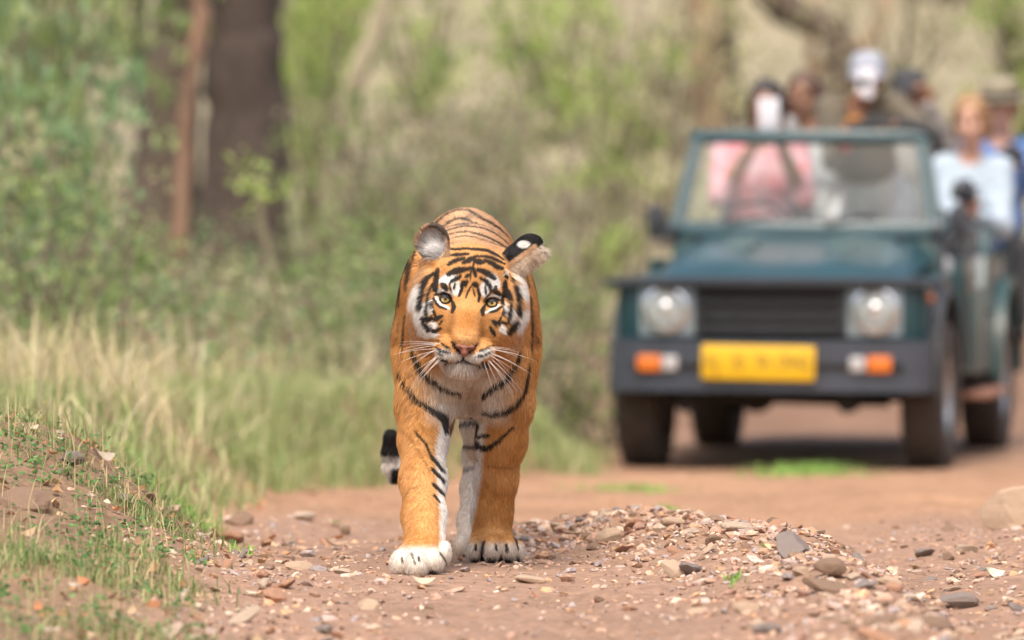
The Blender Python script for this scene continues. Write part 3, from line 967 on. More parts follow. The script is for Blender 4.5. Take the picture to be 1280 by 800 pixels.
def person(label, head, look, chest, pelvis, arms, shirt, trousers, skin, hair=None, hat=None, sleeve=.95, knees=None, feet=None, belly=1.0, neckline=True, hair_len=0.0, short=False):
    look = unit(np.array(look, float))
    up = np.array([0, 0, 1.])
    right = unit(np.cross(look, up))
    up = np.cross(right, look)
    HM = np.stack([right, look, up], 1)
    def h(x, y, z): return head + right * x + look * y + up * z
    neck = chest + np.array([0, 0, .17])
    if knees is None:
        knees = [pelvis + np.array([s * .12, -.36, .04]) for s in (-1, 1)]
        feet = [k + np.array([0, -.02, -.40]) for k in knees]
    allp = [head + .2, head - .2, chest + .27, chest - .27, pelvis + .2, pelvis - .2] + [p for a in arms for p in a[:3]] + knees + feet
    lo = np.min(allp, 0) - .14
    hi = np.max(allp, 0) + .14
    base = np.array([pelvis[0], pelvis[1], feet[0][2] - .06])
    root = empty('person', base)
    tag(root, label, 'person')
    msk = mat('skin', skin, tuple(v * .85 for v in skin), scale=14, rough=.55)
    F = Field(lo, hi, .0085)
    # head with a face
    F.ell(h(0, -.012, .035), (.076, .096, .088), .02, HM)
    F.ell(h(0, .022, -.045), (.056, .066, .070), .03, HM)
    F.ell(h(0, .052, -.095), (.028, .028, .022), .02, HM)
    F.cap(h(0, .085, .015), h(0, .108, -.028), .010, .0145, .012)
    for s in (-1, 1):
        F.ell(h(s * .030, .083, .020), (.018, .012, .011), .008, HM, sub=True)
        F.ell(h(s * .078, -.005, -.01), (.010, .020, .032), .008, HM)
        F.ell(h(s * .042, .060, -.03), (.022, .02, .02), .02, HM)
    F.ell(h(0, .088, -.062), (.024, .010, .006), .006, HM)
    F.cap(h(0, -.02, -.07), neck, .052, .060, .03)
    tor = lambda G, g, k: (G.ell(chest + np.array([0, 0, .02]), (.165 + g, .11 + g, .17 + g), k), G.ell((chest + pelvis) / 2, (.145 * belly + g, .11 * belly + g, .20 + g), k), G.ell(pelvis, (.165 + g, .125 + g, .13 + g), k))
    tor(F, 0, .05)
    for (sh, el, wr, to, bend, side) in arms:
        F.chain([chest + np.array([0, 0, .11]), sh, el], [.07, .058, .043], .03)
        F.chain([el, (el * .6 + wr * .4), wr], [.043, .041, .027], .02)
        hand(F, wr, np.array(to, float), np.array(bend, float), side)
    for s, kn, ft in zip((-1, 1), knees, feet):
        hip = pelvis + np.array([s * .09, 0, -.03])
        F.chain([hip, kn, ft], [.085, .058, .042], .03)
        F.ell(ft + np.array([0, -.07, -.03]), (.045, .12, .035), .02)
    V, Q = F.skin()
    V = relax(V, Q, 1)
    body = link('body', np_mesh('body', V - base, Q, True), msk, root)
    # eyes
    me_ = mat('eye_dark', (.03, .02, .015), scale=40, rough=.2)
    for s in (-1, 1):
        MB().sphere(h(s * .030, .080, .018) - base, .011, 12, 8).build('eye', me_, root)
    # shirt
    G = Field(lo, hi, .0095)
    if short:
        G.ell(chest + np.array([0, 0, .02]), (.18, .125, .185), .05)
        G.ell(chest * .7 + pelvis * .3, (.16, .125, .12), .05)
    else:
        tor(G, .014, .05)
    for (sh, el, wr, *_r) in arms:
        G.chain([chest + np.array([0, 0, .11]), sh, el], [.085, .076, .058], .03)
        e = el + (wr - el) * sleeve
        G.chain([el, e], [.058, .042], .02)
    G.cap(neck + np.array([0, 0, -.06]), neck + np.array([0, 0, .00]), .085, .074, .03)
    G.cap(neck + np.array([0, -.03, .06]), neck + np.array([0, -.03, -.01]), .062, .06, .01, sub=True)
    V, Q = G.skin()
    V = relax(V, Q, 1)
    n = fbm(V[:, 0] * 14, V[:, 1] * 14, V[:, 2] * 14, 3, 5)
    V = V + G.grad(V) * (n * .012)[:, None]                       # folds
    link('shirt', np_mesh('shirt', V - base, Q, True), shirt, root)
    if short:
        G = Field(lo, hi, .0105)
        tor(G, .006, .05)
        V, Q = G.skin()
        link('undershirt', np_mesh('undershirt', V - base, Q, True), m_cream, root)
    # trousers
    G = Field(lo, hi, .0105)
    G.ell(pelvis + np.array([0, 0, -.04 + .07 * short]), (.178, .138, .12 + .07 * short), .04)
    for s, kn, ft in zip((-1, 1), knees, feet):
        hip = pelvis + np.array([s * .09, 0, -.03])
        G.chain([hip, kn, ft + np.array([0, 0, .05])], [.10, .075, .06], .03)
    V, Q = G.skin()
    link('trousers', np_mesh('trousers', relax(V, Q, 1) - base, Q, True), trousers, root)
    for ft in feet:
        MB().sphere(ft + np.array([0, -.07, -.025]) - base, (.05, .135, .042), 12, 8).build('shoe', m_canvas, root)
    # hair
    if hair is not None:
        G = Field(head - .26, head + .22, .008)
        G.ell(h(0, -.022, .045), (.088, .100, .090), .02, HM)
        G.ell(h(0, -.05, -.01), (.088, .075, .085 + hair_len * .3), .02, HM)
        if hair_len:
            for s in (-1, 1):
                G.cap(h(s * .07, -.02, .0), h(s * .075, -.03, -.06 - hair_len), .035, .025, .03)
            G.cap(h(0, -.08, 0), h(0, -.09, -.08 - hair_len), .06, .045, .03)
        G.ell(h(0, .085, -.045), (.070, .075, .098), .012, HM, sub=True)
        V, Q = G.skin()
        V = V + G.grad(V) * (fbm(V[:, 0] * 40, V[:, 1] * 40, V[:, 2] * 40, 2, 3) * .012)[:, None]
        link('hair', np_mesh('hair', V - base, Q, True), hair, root)
    if hat is not None:
        kind, hm_ = hat
        MH = Matrix([[*HM[0], head[0] - base[0]], [*HM[1], head[1] - base[1]], [*HM[2], head[2] - base[2]], [0, 0, 0, 1]])
        b = MB()
        if kind == 'cap':
            T = MH @ Matrix.Translation((0, -.012, .028)) @ Matrix.Diagonal((.094, .112, .105, 1))
            b.lathe([(1.0, 0), (1.0, .25), (.93, .6), (.72, .88), (.35, 1.0), (.001, 1.03)], T, 24)
            c = b.build('cap', hm_, root)
            rows = []
            for t in np.linspace(-1, 1, 9):
                row = []
                for q in np.linspace(0, 1, 4):
                    a = t * 1.15
                    row.append(tuple(MH @ Vector((math.sin(a) * .096, math.cos(a) * .105 + q * .075 * math.cos(a * .9) - .01, .036 - q * .018 - .01 * t * t))))
                rows.append(row)
            MB().sheet(rows).build('peak', hm_, c)
        else:
            T = MH @ Matrix.Translation((0, -.01, .03))
            b.lathe([(.185, .012), (.17, -.004), (.11, .0), (.100, .02), (.097, .06), (.088, .10), (.05, .118), (.001, .112)], T, 28)
            c = b.build('brimmed_hat', hm_, root)
            MB().lathe([(.1025, .012), (.1015, .045), (.0985, .045), (.0985, .012)], T, 28).build('hat_band', m_canvas, c)
    return root

def cloth(name, c, c2=None, sc_=10):
    return mat(name, c, c2 or tuple(v * .8 for v in c), scale=sc_, rough=.85, bump=.3, bscale=120)
m_khaki = cloth('cloth_khaki', (.15, .125, .09), (.10, .085, .06))
m_pink = cloth('cloth_pink', (.74, .17, .20), (.60, .48, .52), 9)
m_cream = cloth('cloth_cream', (.50, .48, .46), (.38, .39, .42))
m_ltblue = cloth('cloth_light_blue', (.42, .50, .57), (.34, .42, .49))
m_blue = cloth('cloth_blue', (.13, .25, .52), (.10, .19, .42))
m_grey = cloth('cloth_grey', (.33, .30, .28), (.25, .23, .21))
m_ltgrey = cloth('cloth_pale_grey', (.44, .46, .50), (.34, .36, .40))
m_dark = cloth('cloth_dark', (.05, .05, .055))
m_denim = cloth('cloth_denim', (.11, .15, .24))
m_hairb = mat('hair_black', (.022, .017, .015), scale=40, rough=.5)
m_hairbr = mat('hair_brown', (.10, .050, .028), (.06, .03, .018), scale=40, rough=.5)
m_hairbl = mat('hair_blond', (.33, .19, .085), (.22, .12, .05), scale=40, rough=.5)
m_capw = cloth('cloth_cap', (.34, .36, .41), (.26, .28, .33))
m_hat = cloth('cloth_hat', (.30, .26, .18), (.23, .20, .14))
BR, BR2, FAIR = (.34, .17, .10), (.24, .12, .07), (.62, .36, .26)
toward = np.array([-.02, -1, -.04])
UP = (0, 0, 1)

# guide in the cap, leaning on the windscreen
hd1 = pt(1084, 98, 41.9)
person('man in pale cap and khaki jacket leaning over the windscreen with phone raised', hd1, (-.1, -1, -.08), pt(1076, 182, 42.0), pt(1096, 262, 42.2),
       [(pt(1038, 138, 41.98), pt(1042, 200, 41.86), pt(1067, 146, 41.75), (.12, -.12, 1), (.4, -.6, .3), 1),
        (pt(1118, 136, 41.98), pt(1158, 168, 41.85), pt(1130, 156, 41.70), (-1, -.1, .05), (-.2, -.4, -1), -1)],
       m_khaki, m_ltgrey, BR, m_hairb, ('cap', m_capw), sleeve=.25, short=True, knees=[pt(1065, 395, 42.2), pt(1110, 395, 42.2)], feet=[pt(1065, 455, 42.3), pt(1110, 455, 42.3)])
# woman with phone, pink clothes, in front seat
hd2 = pt(958, 132, 42.35)
person('woman in pink and white clothes holding a white phone before her face', hd2, (-.1, -1, -.02), pt(950, 225, 42.4), pt(950, 335, 42.45),
       [(pt(908, 188, 42.4), pt(902, 245, 42.2), pt(948, 172, 42.05), (.3, -.1, 1), (.4, -.6, .2), 1),
        (pt(992, 188, 42.4), pt(1004, 245, 42.25), pt(972, 172, 42.05), (-.25, -.1, 1), (-.4, -.6, .2), -1)],
       m_pink, m_cream, BR, m_hairb, None, hair_len=.06, sleeve=.3)
# brown haired companion behind her
hd3 = pt(1004, 122, 43.1)
person('dark skinned person with brown hair and cream clothes raising one arm', hd3, (-.3, -1, -.05), pt(1018, 215, 43.1), pt(1018, 320, 43.15),
       [(pt(980, 180, 43.1), pt(972, 215, 42.9), pt(985, 150, 42.85), (.1, -.1, 1), (.3, -.6, .2), 1),
        (pt(1056, 182, 43.1), pt(1066, 240, 42.95), pt(1040, 275, 42.8), (-.6, -.6, -.2), (-.2, -.3, -1), -1)],
       m_cream, m_denim, BR2, m_hairbr, None, hair_len=.05)
# passenger with the dark cap, hand up
hd4 = pt(1136, 118, 43.55)
person('passenger in dark cap and grey shirt lifting one hand', hd4, (.15, -1, 0), pt(1138, 212, 43.6), pt(1138, 310, 43.65),
       [(pt(1098, 178, 43.6), pt(1092, 232, 43.5), pt(1118, 260, 43.35), (.5, -.7, 0), (0, -.3, -1), 1),
        (pt(1174, 176, 43.6), pt(1184, 180, 43.35), pt(1160, 132, 43.25), (-.25, -.1, 1), (-.5, -.6, .1), -1)],
       m_grey, m_denim, BR, m_hairb, ('cap', m_dark))
# woman in light blue shirt with camera
hd5 = pt(1213, 150, 43.1)
person('fair haired woman in light blue shirt looking down with a black camera in her hands', hd5, (-.25, -1, -.28), pt(1212, 243, 43.2), pt(1198, 345, 43.35),
       [(pt(1182, 212, 43.2), pt(1184, 282, 43.05), pt(1199, 262, 42.87), (.35, -.7, .5), (.5, -.3, .3), 1),
        (pt(1248, 214, 43.2), pt(1252, 284, 43.05), pt(1222, 270, 42.87), (-.8, -.4, .5), (-.5, -.3, .3), -1)],
       m_ltblue, m_cream, FAIR, m_hairbl, None, hair_len=.03)
# man in blue with brimmed hat
hd6 = pt(1250, 132, 43.9)
person('man in blue shirt and olive brimmed hat holding a camera at his chest', hd6, (-.3, -1, -.12), pt(1250, 222, 43.95), pt(1238, 322, 44.0),
       [(pt(1208, 186, 43.95), pt(1212, 235, 43.75), pt(1252, 205, 43.57), (.6, -.4, .3), (.3, -.6, .4), 1),
        (pt(1292, 188, 43.95), pt(1304, 240, 43.75), pt(1276, 206, 43.57), (-.6, -.4, .3), (-.3, -.6, .4), -1)],
       m_blue, m_dark, FAIR, m_hairbr, ('hat', m_hat))

# things they hold
m_phonew = mat('phone_white', (.66, .66, .70), (.6, .6, .64), scale=10, rough=.3)
m_lensd = mat('lens_dark', (.02, .02, .03), scale=10, rough=.1)
def phone(loc, size, rot, label, lens):
    t = empty('phone', loc); t.rotation_euler = rot
    tag(t, label, 'phone')
    MB().box((0, 0, 0), size, bev=.006).build('case', m_phonew, t)
    MB().cyl((-size[0] * .12, -size[1] / 2 - .003, size[2] * lens[1]), (-size[0] * .12, -size[1] / 2 + .002, size[2] * lens[1]), lens[0], seg=16).build('lens', m_lensd, t)
phone(pt(1082, 104, 41.70), (.085, .016, .15), (0, R(5), R(5)), 'white phone held up by the man in the pale cap', (.026, .02))
phone(pt(961, 142, 41.96), (.105, .016, .155), (0, R(-2), R(4)), 'plain white phone held up by the woman in pink', (.008, .36))
def camera_thing(loc, rot, label):
    t = empty('camera_body', loc); t.rotation_euler = rot
    t.name = 'hand_camera'
    tag(t, label, 'camera')
    MB().box((0, 0, 0), (.13, .06, .09), bev=.012).build('housing', m_blk, t)
    MB().cyl((0, -.02, -.005), (0, -.11, -.005), .036, seg=20).build('lens_barrel', m_blk, t)
    MB().cyl((0, -.108, -.005), (0, -.114, -.005), .030, seg=20).build('lens_glass', m_lensd, t)
    MB().box((0, 0, .055), (.05, .05, .03), bev=.01).build('viewfinder', m_blk, t)
camera_thing(pt(1205, 240, 42.77), (R(-20), R(20), 0), 'black camera in the hands of the woman in light blue')
camera_thing(pt(1264, 196, 43.5), (0, R(-10), 0), 'black camera in the hands of the man in blue')
# orange bracelet
b = MB()
wr = pt(1067, 148, 41.755)
b.lathe([(.036, -.010), (.042, 0), (.036, .010), (.033, 0), (.036, -.010)], Matrix.Translation((0, 0, 0)), 20)
tag(b.build('bracelet', mat('bracelet_orange', (.75, .30, .04), scale=30, rough=.5), None, wr), 'orange band on the wrist of the man in the pale cap', 'bracelet')
# ------------------------------------------------------------------ the tiger
TB = np.array([pt(583, 700, 22.1)[0], 22.1, 0.0])            # base of the tiger
HD = 21.60
HS = HD / FPX                                                # one photo pixel at the head, in metres
HC = pt(585.8, 375.4, HD)                                    # between the eyes
hr, hd_ = np.array([.9964, .0845]), np.array([-.0845, .9964])
def hp(u, v, w=0.0):
    """head place: u across, v down the face, w towards the nose tip"""
    dx, dy = u * hr[0] + v * hd_[0], u * hr[1] + v * hd_[1]
    return HC + np.array([dx * HS, -w * HS, -dy * HS])
HROT = np.array([[hr[0], 0, -hd_[0]], [0, 1, 0], [-hr[1], 0, hd_[1]]])   # local x across, y depth, z up
def hrr(u, v, w): return (u * HS, w * HS, v * HS)

lo = np.array([-.62, 21.22, -.06]); hi = np.array([.12, 23.85, .98])
H = .0042
f = Field(lo, hi, H)
# trunk
f.ell(pt(583, 405, 22.55), (.172, .46, .215), .05)
f.ell(pt(583, 400, 22.95), (.166, .34, .205), .08)
f.ell(pt(583, 366, 23.13), (.158, .27, .232), .08)
f.ell(pt(585, 345, 22.75), (.135, .34, .14), .08)
f.ell(pt(586, 350, 22.25), (.125, .22, .115), .08)
f.ell(pt(584, 425, 22.2), (.158, .24, .20), .06)
# shoulders and neck
f.ell(pt(529, 405, 22.12), (.066, .16, .20), .06)
f.ell(pt(641, 410, 22.14), (.062, .16, .20), .06)
f.chain([pt(588, 372, 21.80), pt(586, 395, 22.1)], [.115, .15], .06)
f.ell(pt(584, 440, 21.95), (.105, .10, .105), .06)
f.ell(pt(546, 478, 22.0), (.066, .075, .085), .05)
f.ell(pt(622, 478, 22.02), (.062, .075, .085), .05)
f.ell(pt(586, 480, 22.03), (.045, .07, .07), .05)
# fore leg that steps forward
f.chain([pt(532, 430, 22.10), pt(530, 505, 22.02), pt(529, 550, 21.93), pt(529, 600, 21.77), pt(530, 645, 21.64), pt(531, 676, 21.56)],
        [.085, .065, .058, .054, .0495, .050], .035)
f.ell(pt(525, 694, 21.50), (.058, .085, .040), .03)
for (qx, qy, qd, a, b, c_) in ((502, 705, 21.40, .031, .046, .037), (521, 707, 21.34, .031, .050, .036), (541, 702, 21.38, .030, .046, .034), (556, 692, 21.50, .016, .04, .031)):
    f.ell(pt(qx, qy, qd), (a, b, c_), .008)
# fore leg that carries
f.chain([pt(634, 430, 22.12), pt(631, 505, 22.10), pt(627, 550, 22.13), pt(620, 600, 22.17), pt(615, 640, 22.19), pt(614, 668, 22.19)],
        [.08, .066, .060, .050, .0475, .049], .035)
f.ell(pt(616, 684, 22.15), (.066, .085, .036), .03)
for (qx, qy, qd, a, b, c_) in ((593, 687, 22.09, .024, .04, .033), (615, 686, 22.05, .026, .045, .035), (635, 686, 22.06, .025, .043, .034), (648, 689, 22.12, .016, .04, .028)):
    f.ell(pt(qx, qy, qd), (a, b, c_), .005)
# hind legs
f.ell(pt(622, 430, 23.05), (.075, .17, .18), .06)
f.ell(pt(545, 430, 23.08), (.075, .17, .18), .06)
f.chain([pt(618, 470, 22.95), pt(606, 530, 22.82), pt(597, 570, 22.98), pt(592, 610, 22.92), pt(589, 650, 22.82), pt(588, 672, 22.76)], [.085, .060, .036, .030, .031, .034], .03)
f.ell(pt(588, 681, 22.66), (.045, .08, .032), .02)
for qx, qd in ((577, 22.60), (589, 22.57), (601, 22.60)):
    f.ell(pt(qx, 684, qd), (.021, .035, .029), .006)
f.chain([pt(545, 470, 23.08), pt(535, 530, 23.05), pt(530, 575, 23.32), pt(528, 615, 23.42), pt(528, 655, 23.40), pt(529, 672, 23.37)], [.085, .060, .037, .030, .031, .034], .03)
f.ell(pt(529, 678, 23.28), (.045, .08, .03), .02)
for qx, qd in ((518, 23.22), (530, 23.19), (541, 23.22)):
    f.ell(pt(qx, 680, qd), (.021, .035, .028), .006)
# tail
tailp = [pt(583, 330, 23.36), pt(572, 370, 23.50), pt(548, 450, 23.58), pt(520, 530, 23.62), pt(503, 578, 23.62), pt(493, 594, 23.61), pt(487, 584, 23.60), pt(487, 565, 23.59), pt(488, 545, 23.58)]
f.chain(tailp, [.035, .028, .024, .022, .020, .0185, .0185, .0205, .0185], .01)
Fbody = f.F.copy()
# head
hf = Field(lo, (.12, 22.05, .98), H)
hf.ell(hp(0, -18, -48), hrr(50, 52, 72), .03, HROT)
hf.ell(hp(0, -24, -8), hrr(40, 46, 32), .03, HROT)
for s in (-1, 1):
    hf.ell(hp(s * 41, 16, -22), hrr(25, 36, 40), .03, HROT)
    hf.ell(hp(s * 50, 6, -44), hrr(19, 48, 34), .03, HROT)
    hf.ell(hp(s * 44, 44, -42), hrr(17, 30, 28), .03, HROT)
    hf.ell(hp(s * 27, -13, 11), hrr(15, 7, 11), .014, HROT)       # brow
    hf.ell(hp(s * 30, 14, 8), hrr(18, 12, 12), .02, HROT)         # under the eye
hf.ell(hp(0, 70, -8), hrr(32, 24, 42), .03, HROT)                 # jaw
hf.chain([hp(0, -12, 2), hp(0, 22, 26), hp(0, 47, 45)], [17 * HS, 18 * HS, 17 * HS], .035)   # bridge of the nose
for s in (-1, 1):
    hf.ell(hp(s * 25, 36, 7), hrr(22, 25, 22), .04, HROT)          # cheek beside the nose
    hf.ell(hp(s * 19, 63, 31), hrr(19.5, 16, 23), .014, HROT)   # whisker pads
    hf.ell(hp(s * 29, 0, 24), hrr(10, 8, 9), .008, HROT, sub=True)  # eye sockets
hf.ell(hp(0, 82, 20), hrr(21, 11, 21), .016, HROT)                  # chin
hf.cap(hp(0, 66, 58), hp(0, 76, 50), 1.2 * HS, 1.2 * HS, .006, sub=True)
for s in (-1, 1):
    hf.cap(hp(0, 76, 50), hp(s * 30, 81, 30), 1.8 * HS, 1.4 * HS, .006, sub=True)   # mouth line
# ear turned to the front: a cup
e1 = hp(-51, -69, -42)
rz = R(-14)
cz, sz_ = math.cos(rz), math.sin(rz)
E1 = HROT @ np.array([[cz, 0, sz_], [0, 1, 0], [-sz_, 0, cz]])
hf.ell(e1, hrr(20.5, 24, 13), .012, E1)
hf.ell(e1 + np.array([.001, -.025, .001]), hrr(17.5, 21, 13), .004, E1, sub=True)
hf.ell(hp(-44, -48, -42), hrr(16, 14, 20), .02, HROT)
# ear laid sideways: we see its back
ax = np.array([.80, 0, .60]); ay = np.array([0, 1, 0]); az = np.array([-.60, 0, .80])
E2 = np.stack([ax, ay, az], 1)
hf.ell(pt(651, 316, HD + .11), (30 * HS, 13 * HS, 15 * HS), .015, E2)
hf.ell(pt(660, 309, HD + .10), (18 * HS, 12 * HS, 15.5 * HS), .01, E2)
hf.ell(pt(663, 326, HD + .085), (20 * HS, 9 * HS, 6 * HS), .008, E2, sub=True)
hf.ell(pt(640, 326, HD + .09), (16 * HS, 20 * HS, 12 * HS), .02, E2)
ny_ = hf.F.shape[1]
A = f.F[:, :ny_, :]
B = hf.F
k = .05
h_ = np.maximum(k - np.abs(A - B), 0) / k
f.F[:, :ny_, :] = np.minimum(A, B) - h_ * h_ * k * .25
V, Fq = f.skin()
V = relax(V, Fq, 2, .5)

# ---- coat markings, in the coat's own frontal layout (photo pixels as ruler)
def til(ox, oy, pts, w):
    return [(ox + x / 8.889, oy + y / 8.889) for x, y in pts], w / 8.889
T1, T2, T3, T4 = (510, 300), (580, 290), (510, 380), (580, 380)
FACE = [(*T1, p, w) for p, w in (
    ([(450, 102), (560, 100), (650, 90), (740, 100)], 20), ([(480, 165), (560, 158), (670, 150)], 30), ([(445, 270), (500, 235), (560, 215), (625, 200)], 36),
    ([(615, 250), (680, 218), (745, 190)], 44), ([(450, 375), (520, 345), (580, 330), (635, 318)], 56), ([(640, 330), (700, 300)], 36),
    ([(480, 460), (540, 425), (585, 395)], 36), ([(640, 410), (680, 375)], 28), ([(600, 500), (650, 460)], 58), ([(572, 615), (590, 560), (610, 490)], 28),
    ([(378, 485), (400, 505), (425, 545)], 50), ([(505, 545), (525, 480)], 20), ([(462, 525), (458, 480), (500, 450)], 15), ([(458, 500), (480, 570)], 15),
    ([(280, 612), (340, 602), (400, 588), (455, 612), (490, 670)], 24), ([(490, 670), (512, 740), (492, 800)], 36),
    ([(290, 650), (310, 700), (350, 740), (430, 765)], 22), ([(285, 380), (220, 420), (180, 480), (160, 600), (140, 770)], 44),
    ([(335, 330), (312, 450), (300, 540), (300, 605)], 46), ([(268, 495), (235, 560), (215, 660), (213, 800)], 26), ([(275, 640), (258, 720), (272, 800)], 22),
    ([(735, 190), (725, 280), (702, 340), (690, 440)], 15), ([(722, 300), (745, 400)], 26), ([(700, 510), (662, 580), (640, 640)], 15), ([(722, 530), (742, 620)], 13))]
FACE += [(*T3, p, w) for p, w in (
    ([(145, 0), (138, 60)], 40), ([(212, 0), (208, 80), (228, 160)], 26), ([(252, 0), (268, 60), (312, 145)], 28), ([(170, 150), (240, 172), (310, 165), (375, 132)], 40),
    ([(165, 160), (200, 232), (240, 285), (300, 303), (362, 268)], 34), ([(350, 222), (388, 172)], 18), ([(325, 412), (345, 412)], 26), ([(368, 440), (410, 470), (462, 500)], 20),
    ([(310, 480), (370, 525), (465, 545)], 20), ([(322, 538), (392, 575)], 10), ([(360, 610), (395, 620)], 22), ([(400, 625), (440, 645)], 26),
    ([(482, 430), (515, 490), (565, 530), (615, 578)], 26), ([(615, 585), (612, 632)], 20), ([(450, 665), (540, 655), (610, 632), (690, 665), (800, 682)], 20))]
FACE += [(*T2, p, w) for p, w in (
    ([(0, 180), (110, 186), (250, 200), (360, 255), (450, 305)], 24), ([(110, 265), (220, 265), (310, 285), (380, 320), (455, 352)], 26), ([(230, 310), (310, 345), (370, 385), (420, 402)], 42),
    ([(120, 320), (210, 332)], 52), ([(155, 415), (230, 440), (290, 475), (338, 512)], 52), ([(185, 508), (250, 545), (290, 600), (298, 655)], 38), ([(110, 400), (135, 490)], 30),
    ([(108, 580), (142, 580)], 55), ([(150, 600), (172, 700), (160, 770)], 27), ([(235, 600), (245, 690)], 19), ([(355, 605), (348, 660), (395, 690)], 44),
    ([(235, 775), (290, 742), (360, 742), (415, 765)], 27), ([(460, 460), (475, 510)], 50), ([(450, 560), (455, 660), (430, 790)], 48), ([(500, 660), (512, 770)], 40),
    ([(540, 535), (552, 565)], 30), ([(570, 610), (590, 700), (600, 800)], 44), ([(210, 770), (280, 690), (330, 630)], 12))]
FACE += [(*T4, p, w) for p, w in (
    ([(228, 15), (205, 70), (208, 115)], 36), ([(285, 92), (360, 70), (425, 25)], 22), ([(452, 10), (442, 120), (390, 190)], 26), ([(520, 0), (505, 100), (482, 205)], 34),
    ([(330, 190), (400, 215), (482, 210)], 34), ([(592, 0), (590, 120)], 40), ([(572, 185), (522, 260), (490, 318)], 46), ([(310, 180), (362, 245)], 26), ([(288, 255), (342, 345)], 34),
    ([(175, 525), (250, 500), (322, 458)], 17), ([(125, 590), (220, 572), (305, 528)], 17), ([(205, 640), (225, 690)], 22), ([(245, 640), (265, 690)], 20),
    ([(775 - 630, 460), (720 - 630, 510), (660 - 630, 550), (-20, 578)], 26), ([(10, 632), (60, 670), (145, 680)], 17))]
FACE = [(til(a, b, p, w * 1.3 + 4)) for a, b, p, w in FACE]
WHITE = [(T1, (445, 432), (115, 64), -20), (T1, (528, 535), (60, 95), 15), (T1, (380, 565), (95, 36), 10), (T1, (95, 640), (40, 150), 10), (T1, (185, 770), (30, 90), 0),
         (T3, (150, 130), (60, 190), -8), (T3, (230, 320), (120, 60), 15), (T3, (275, 235), (58, 42), 0), (T3, (410, 560), (120, 62), 18), (T3, (545, 595), (110, 52), 10), (T3, (240, 40), (14, 90), 0),
         (T3, (370, 690), (120, 70), 20), (T2, (325, 545), (72, 110), -30), (T2, (232, 640), (62, 95), -8), (T2, (345, 722), (85, 34), 0), (T2, (630, 620), (36, 150), -12),
         (T4, (532, 130), (32, 80), 10), (T4, (620, 160), (42, 160), 22), (T4, (430, 285), (42, 52), 0), (T4, (215, 560), (120, 52), -20), (T4, (100, 615), (120, 58), -8), (T4, (470, 60), (16, 80), 8)]
WLINE = [til(*T1, [(300, 600), (330, 680), (370, 728), (460, 755)], 30), til(*T4, [(235, 92), (320, 62), (395, 8)], 30)]
# black bands on chest and legs: x, y, width
CHEST = [[(511, 412, 2), (515, 440, 4), (524, 460, 5.5), (533, 472, 6.5), (553, 484, 7), (576, 492, 4)], [(498, 468, 2), (506, 485, 3.5), (520, 502, 5.5), (540, 515, 7.5), (555, 524, 8), (558, 542, 4)],
         [(657, 380, 2.2), (654, 420, 3), (645, 455, 4), (632, 475, 6), (617, 485, 7), (604, 495, 5)], [(661, 455, 2), (655, 490, 4), (645, 505, 5.5), (632, 514, 5), (612, 517, 4), (603, 515, 3)]]
LEGS = [[(518, 540, 1.5), (532, 555, 2.5), (541, 575, 3), (556, 591, 2)], [(541, 572, 3), (553, 589, 4)], [(541, 588, 4), (555, 603, 3.5)], [(542, 606, 4), (554, 619, 3)], [(543, 620, 3), (550, 629, 2)],
        [(589, 522, 6), (596, 533, 6), (593, 546, 4)], [(597, 547, 4), (611, 545, 3)], [(592, 548, 3), (598, 559, 6), (608, 562, 6), (622, 553, 4), (641, 535, 2)],
        [(588, 565, 2), (596, 575, 3)], [(605, 678, 2.2), (603, 692, 2.6), (601, 702, 2.6)], [(595, 681, 2), (594, 688, 3)], [(620, 682, 2), (620, 688, 2.5)], [(633, 682, 3), (634, 690, 3.5)], [(643, 672, 1.4), (648, 688, 1.6)],
        [(502, 698, 2), (503, 703, 3)], [(523, 697, 2.4), (524, 702, 2.4)], [(514, 692, 1.2), (519, 706, 1.4)], [(550, 692, 1.3), (556, 701, 1.6)]]
BROWN = [[(500, 537, 1.5), (512, 548, 2), (530, 576, 2), (538, 592, 1.5)], [(505, 625, 1.5), (512, 612, 2), (530, 606, 1.5)], [(610, 584, 1.5), (640, 586, 2)]]

SIDES = [[(513, 297, 1.5), (506.5, 316, 2.4), (501.5, 340, 2.4), (500, 366, 1.5), (499, 385, 1)], [(518, 302, 1.5), (510.5, 325, 3), (508, 350, 2.6), (507, 366, 1.2)], [(519, 312, 1.2), (513, 334, 2), (510, 353, 1.4)],
         [(645, 305, 2), (655, 330, 2), (661, 360, 1.5)], [(663, 372, 1.5), (665, 410, 2), (664, 440, 1.5)], [(506, 395, 1.2), (503, 430, 2), (503, 455, 1.5)]]

def poly_d(x, y, pts, w=None):
    """smallest (distance - half width) to a stroke"""
    best = np.full(x.shape, 99.)
    m = len(pts) - 1
    for i in range(m):
        a, b = pts[i], pts[i + 1]
        ex, ey = b[0] - a[0], b[1] - a[1]
        t = np.clip(((x - a[0]) * ex + (y - a[1]) * ey) / (ex * ex + ey * ey + 1e-9), 0, 1)
        if w is None:
            hw = (a[2] + (b[2] - a[2]) * t) * .58 + .3
        else:
            s = (i + t) / m
            hw = w * .5 * (.68 + .36 * np.sin(np.pi * np.clip(s, .0, 1.)))
        best = np.minimum(best, np.hypot(x - a[0] - t * ex, y - a[1] - t * ey) - hw)
    return best

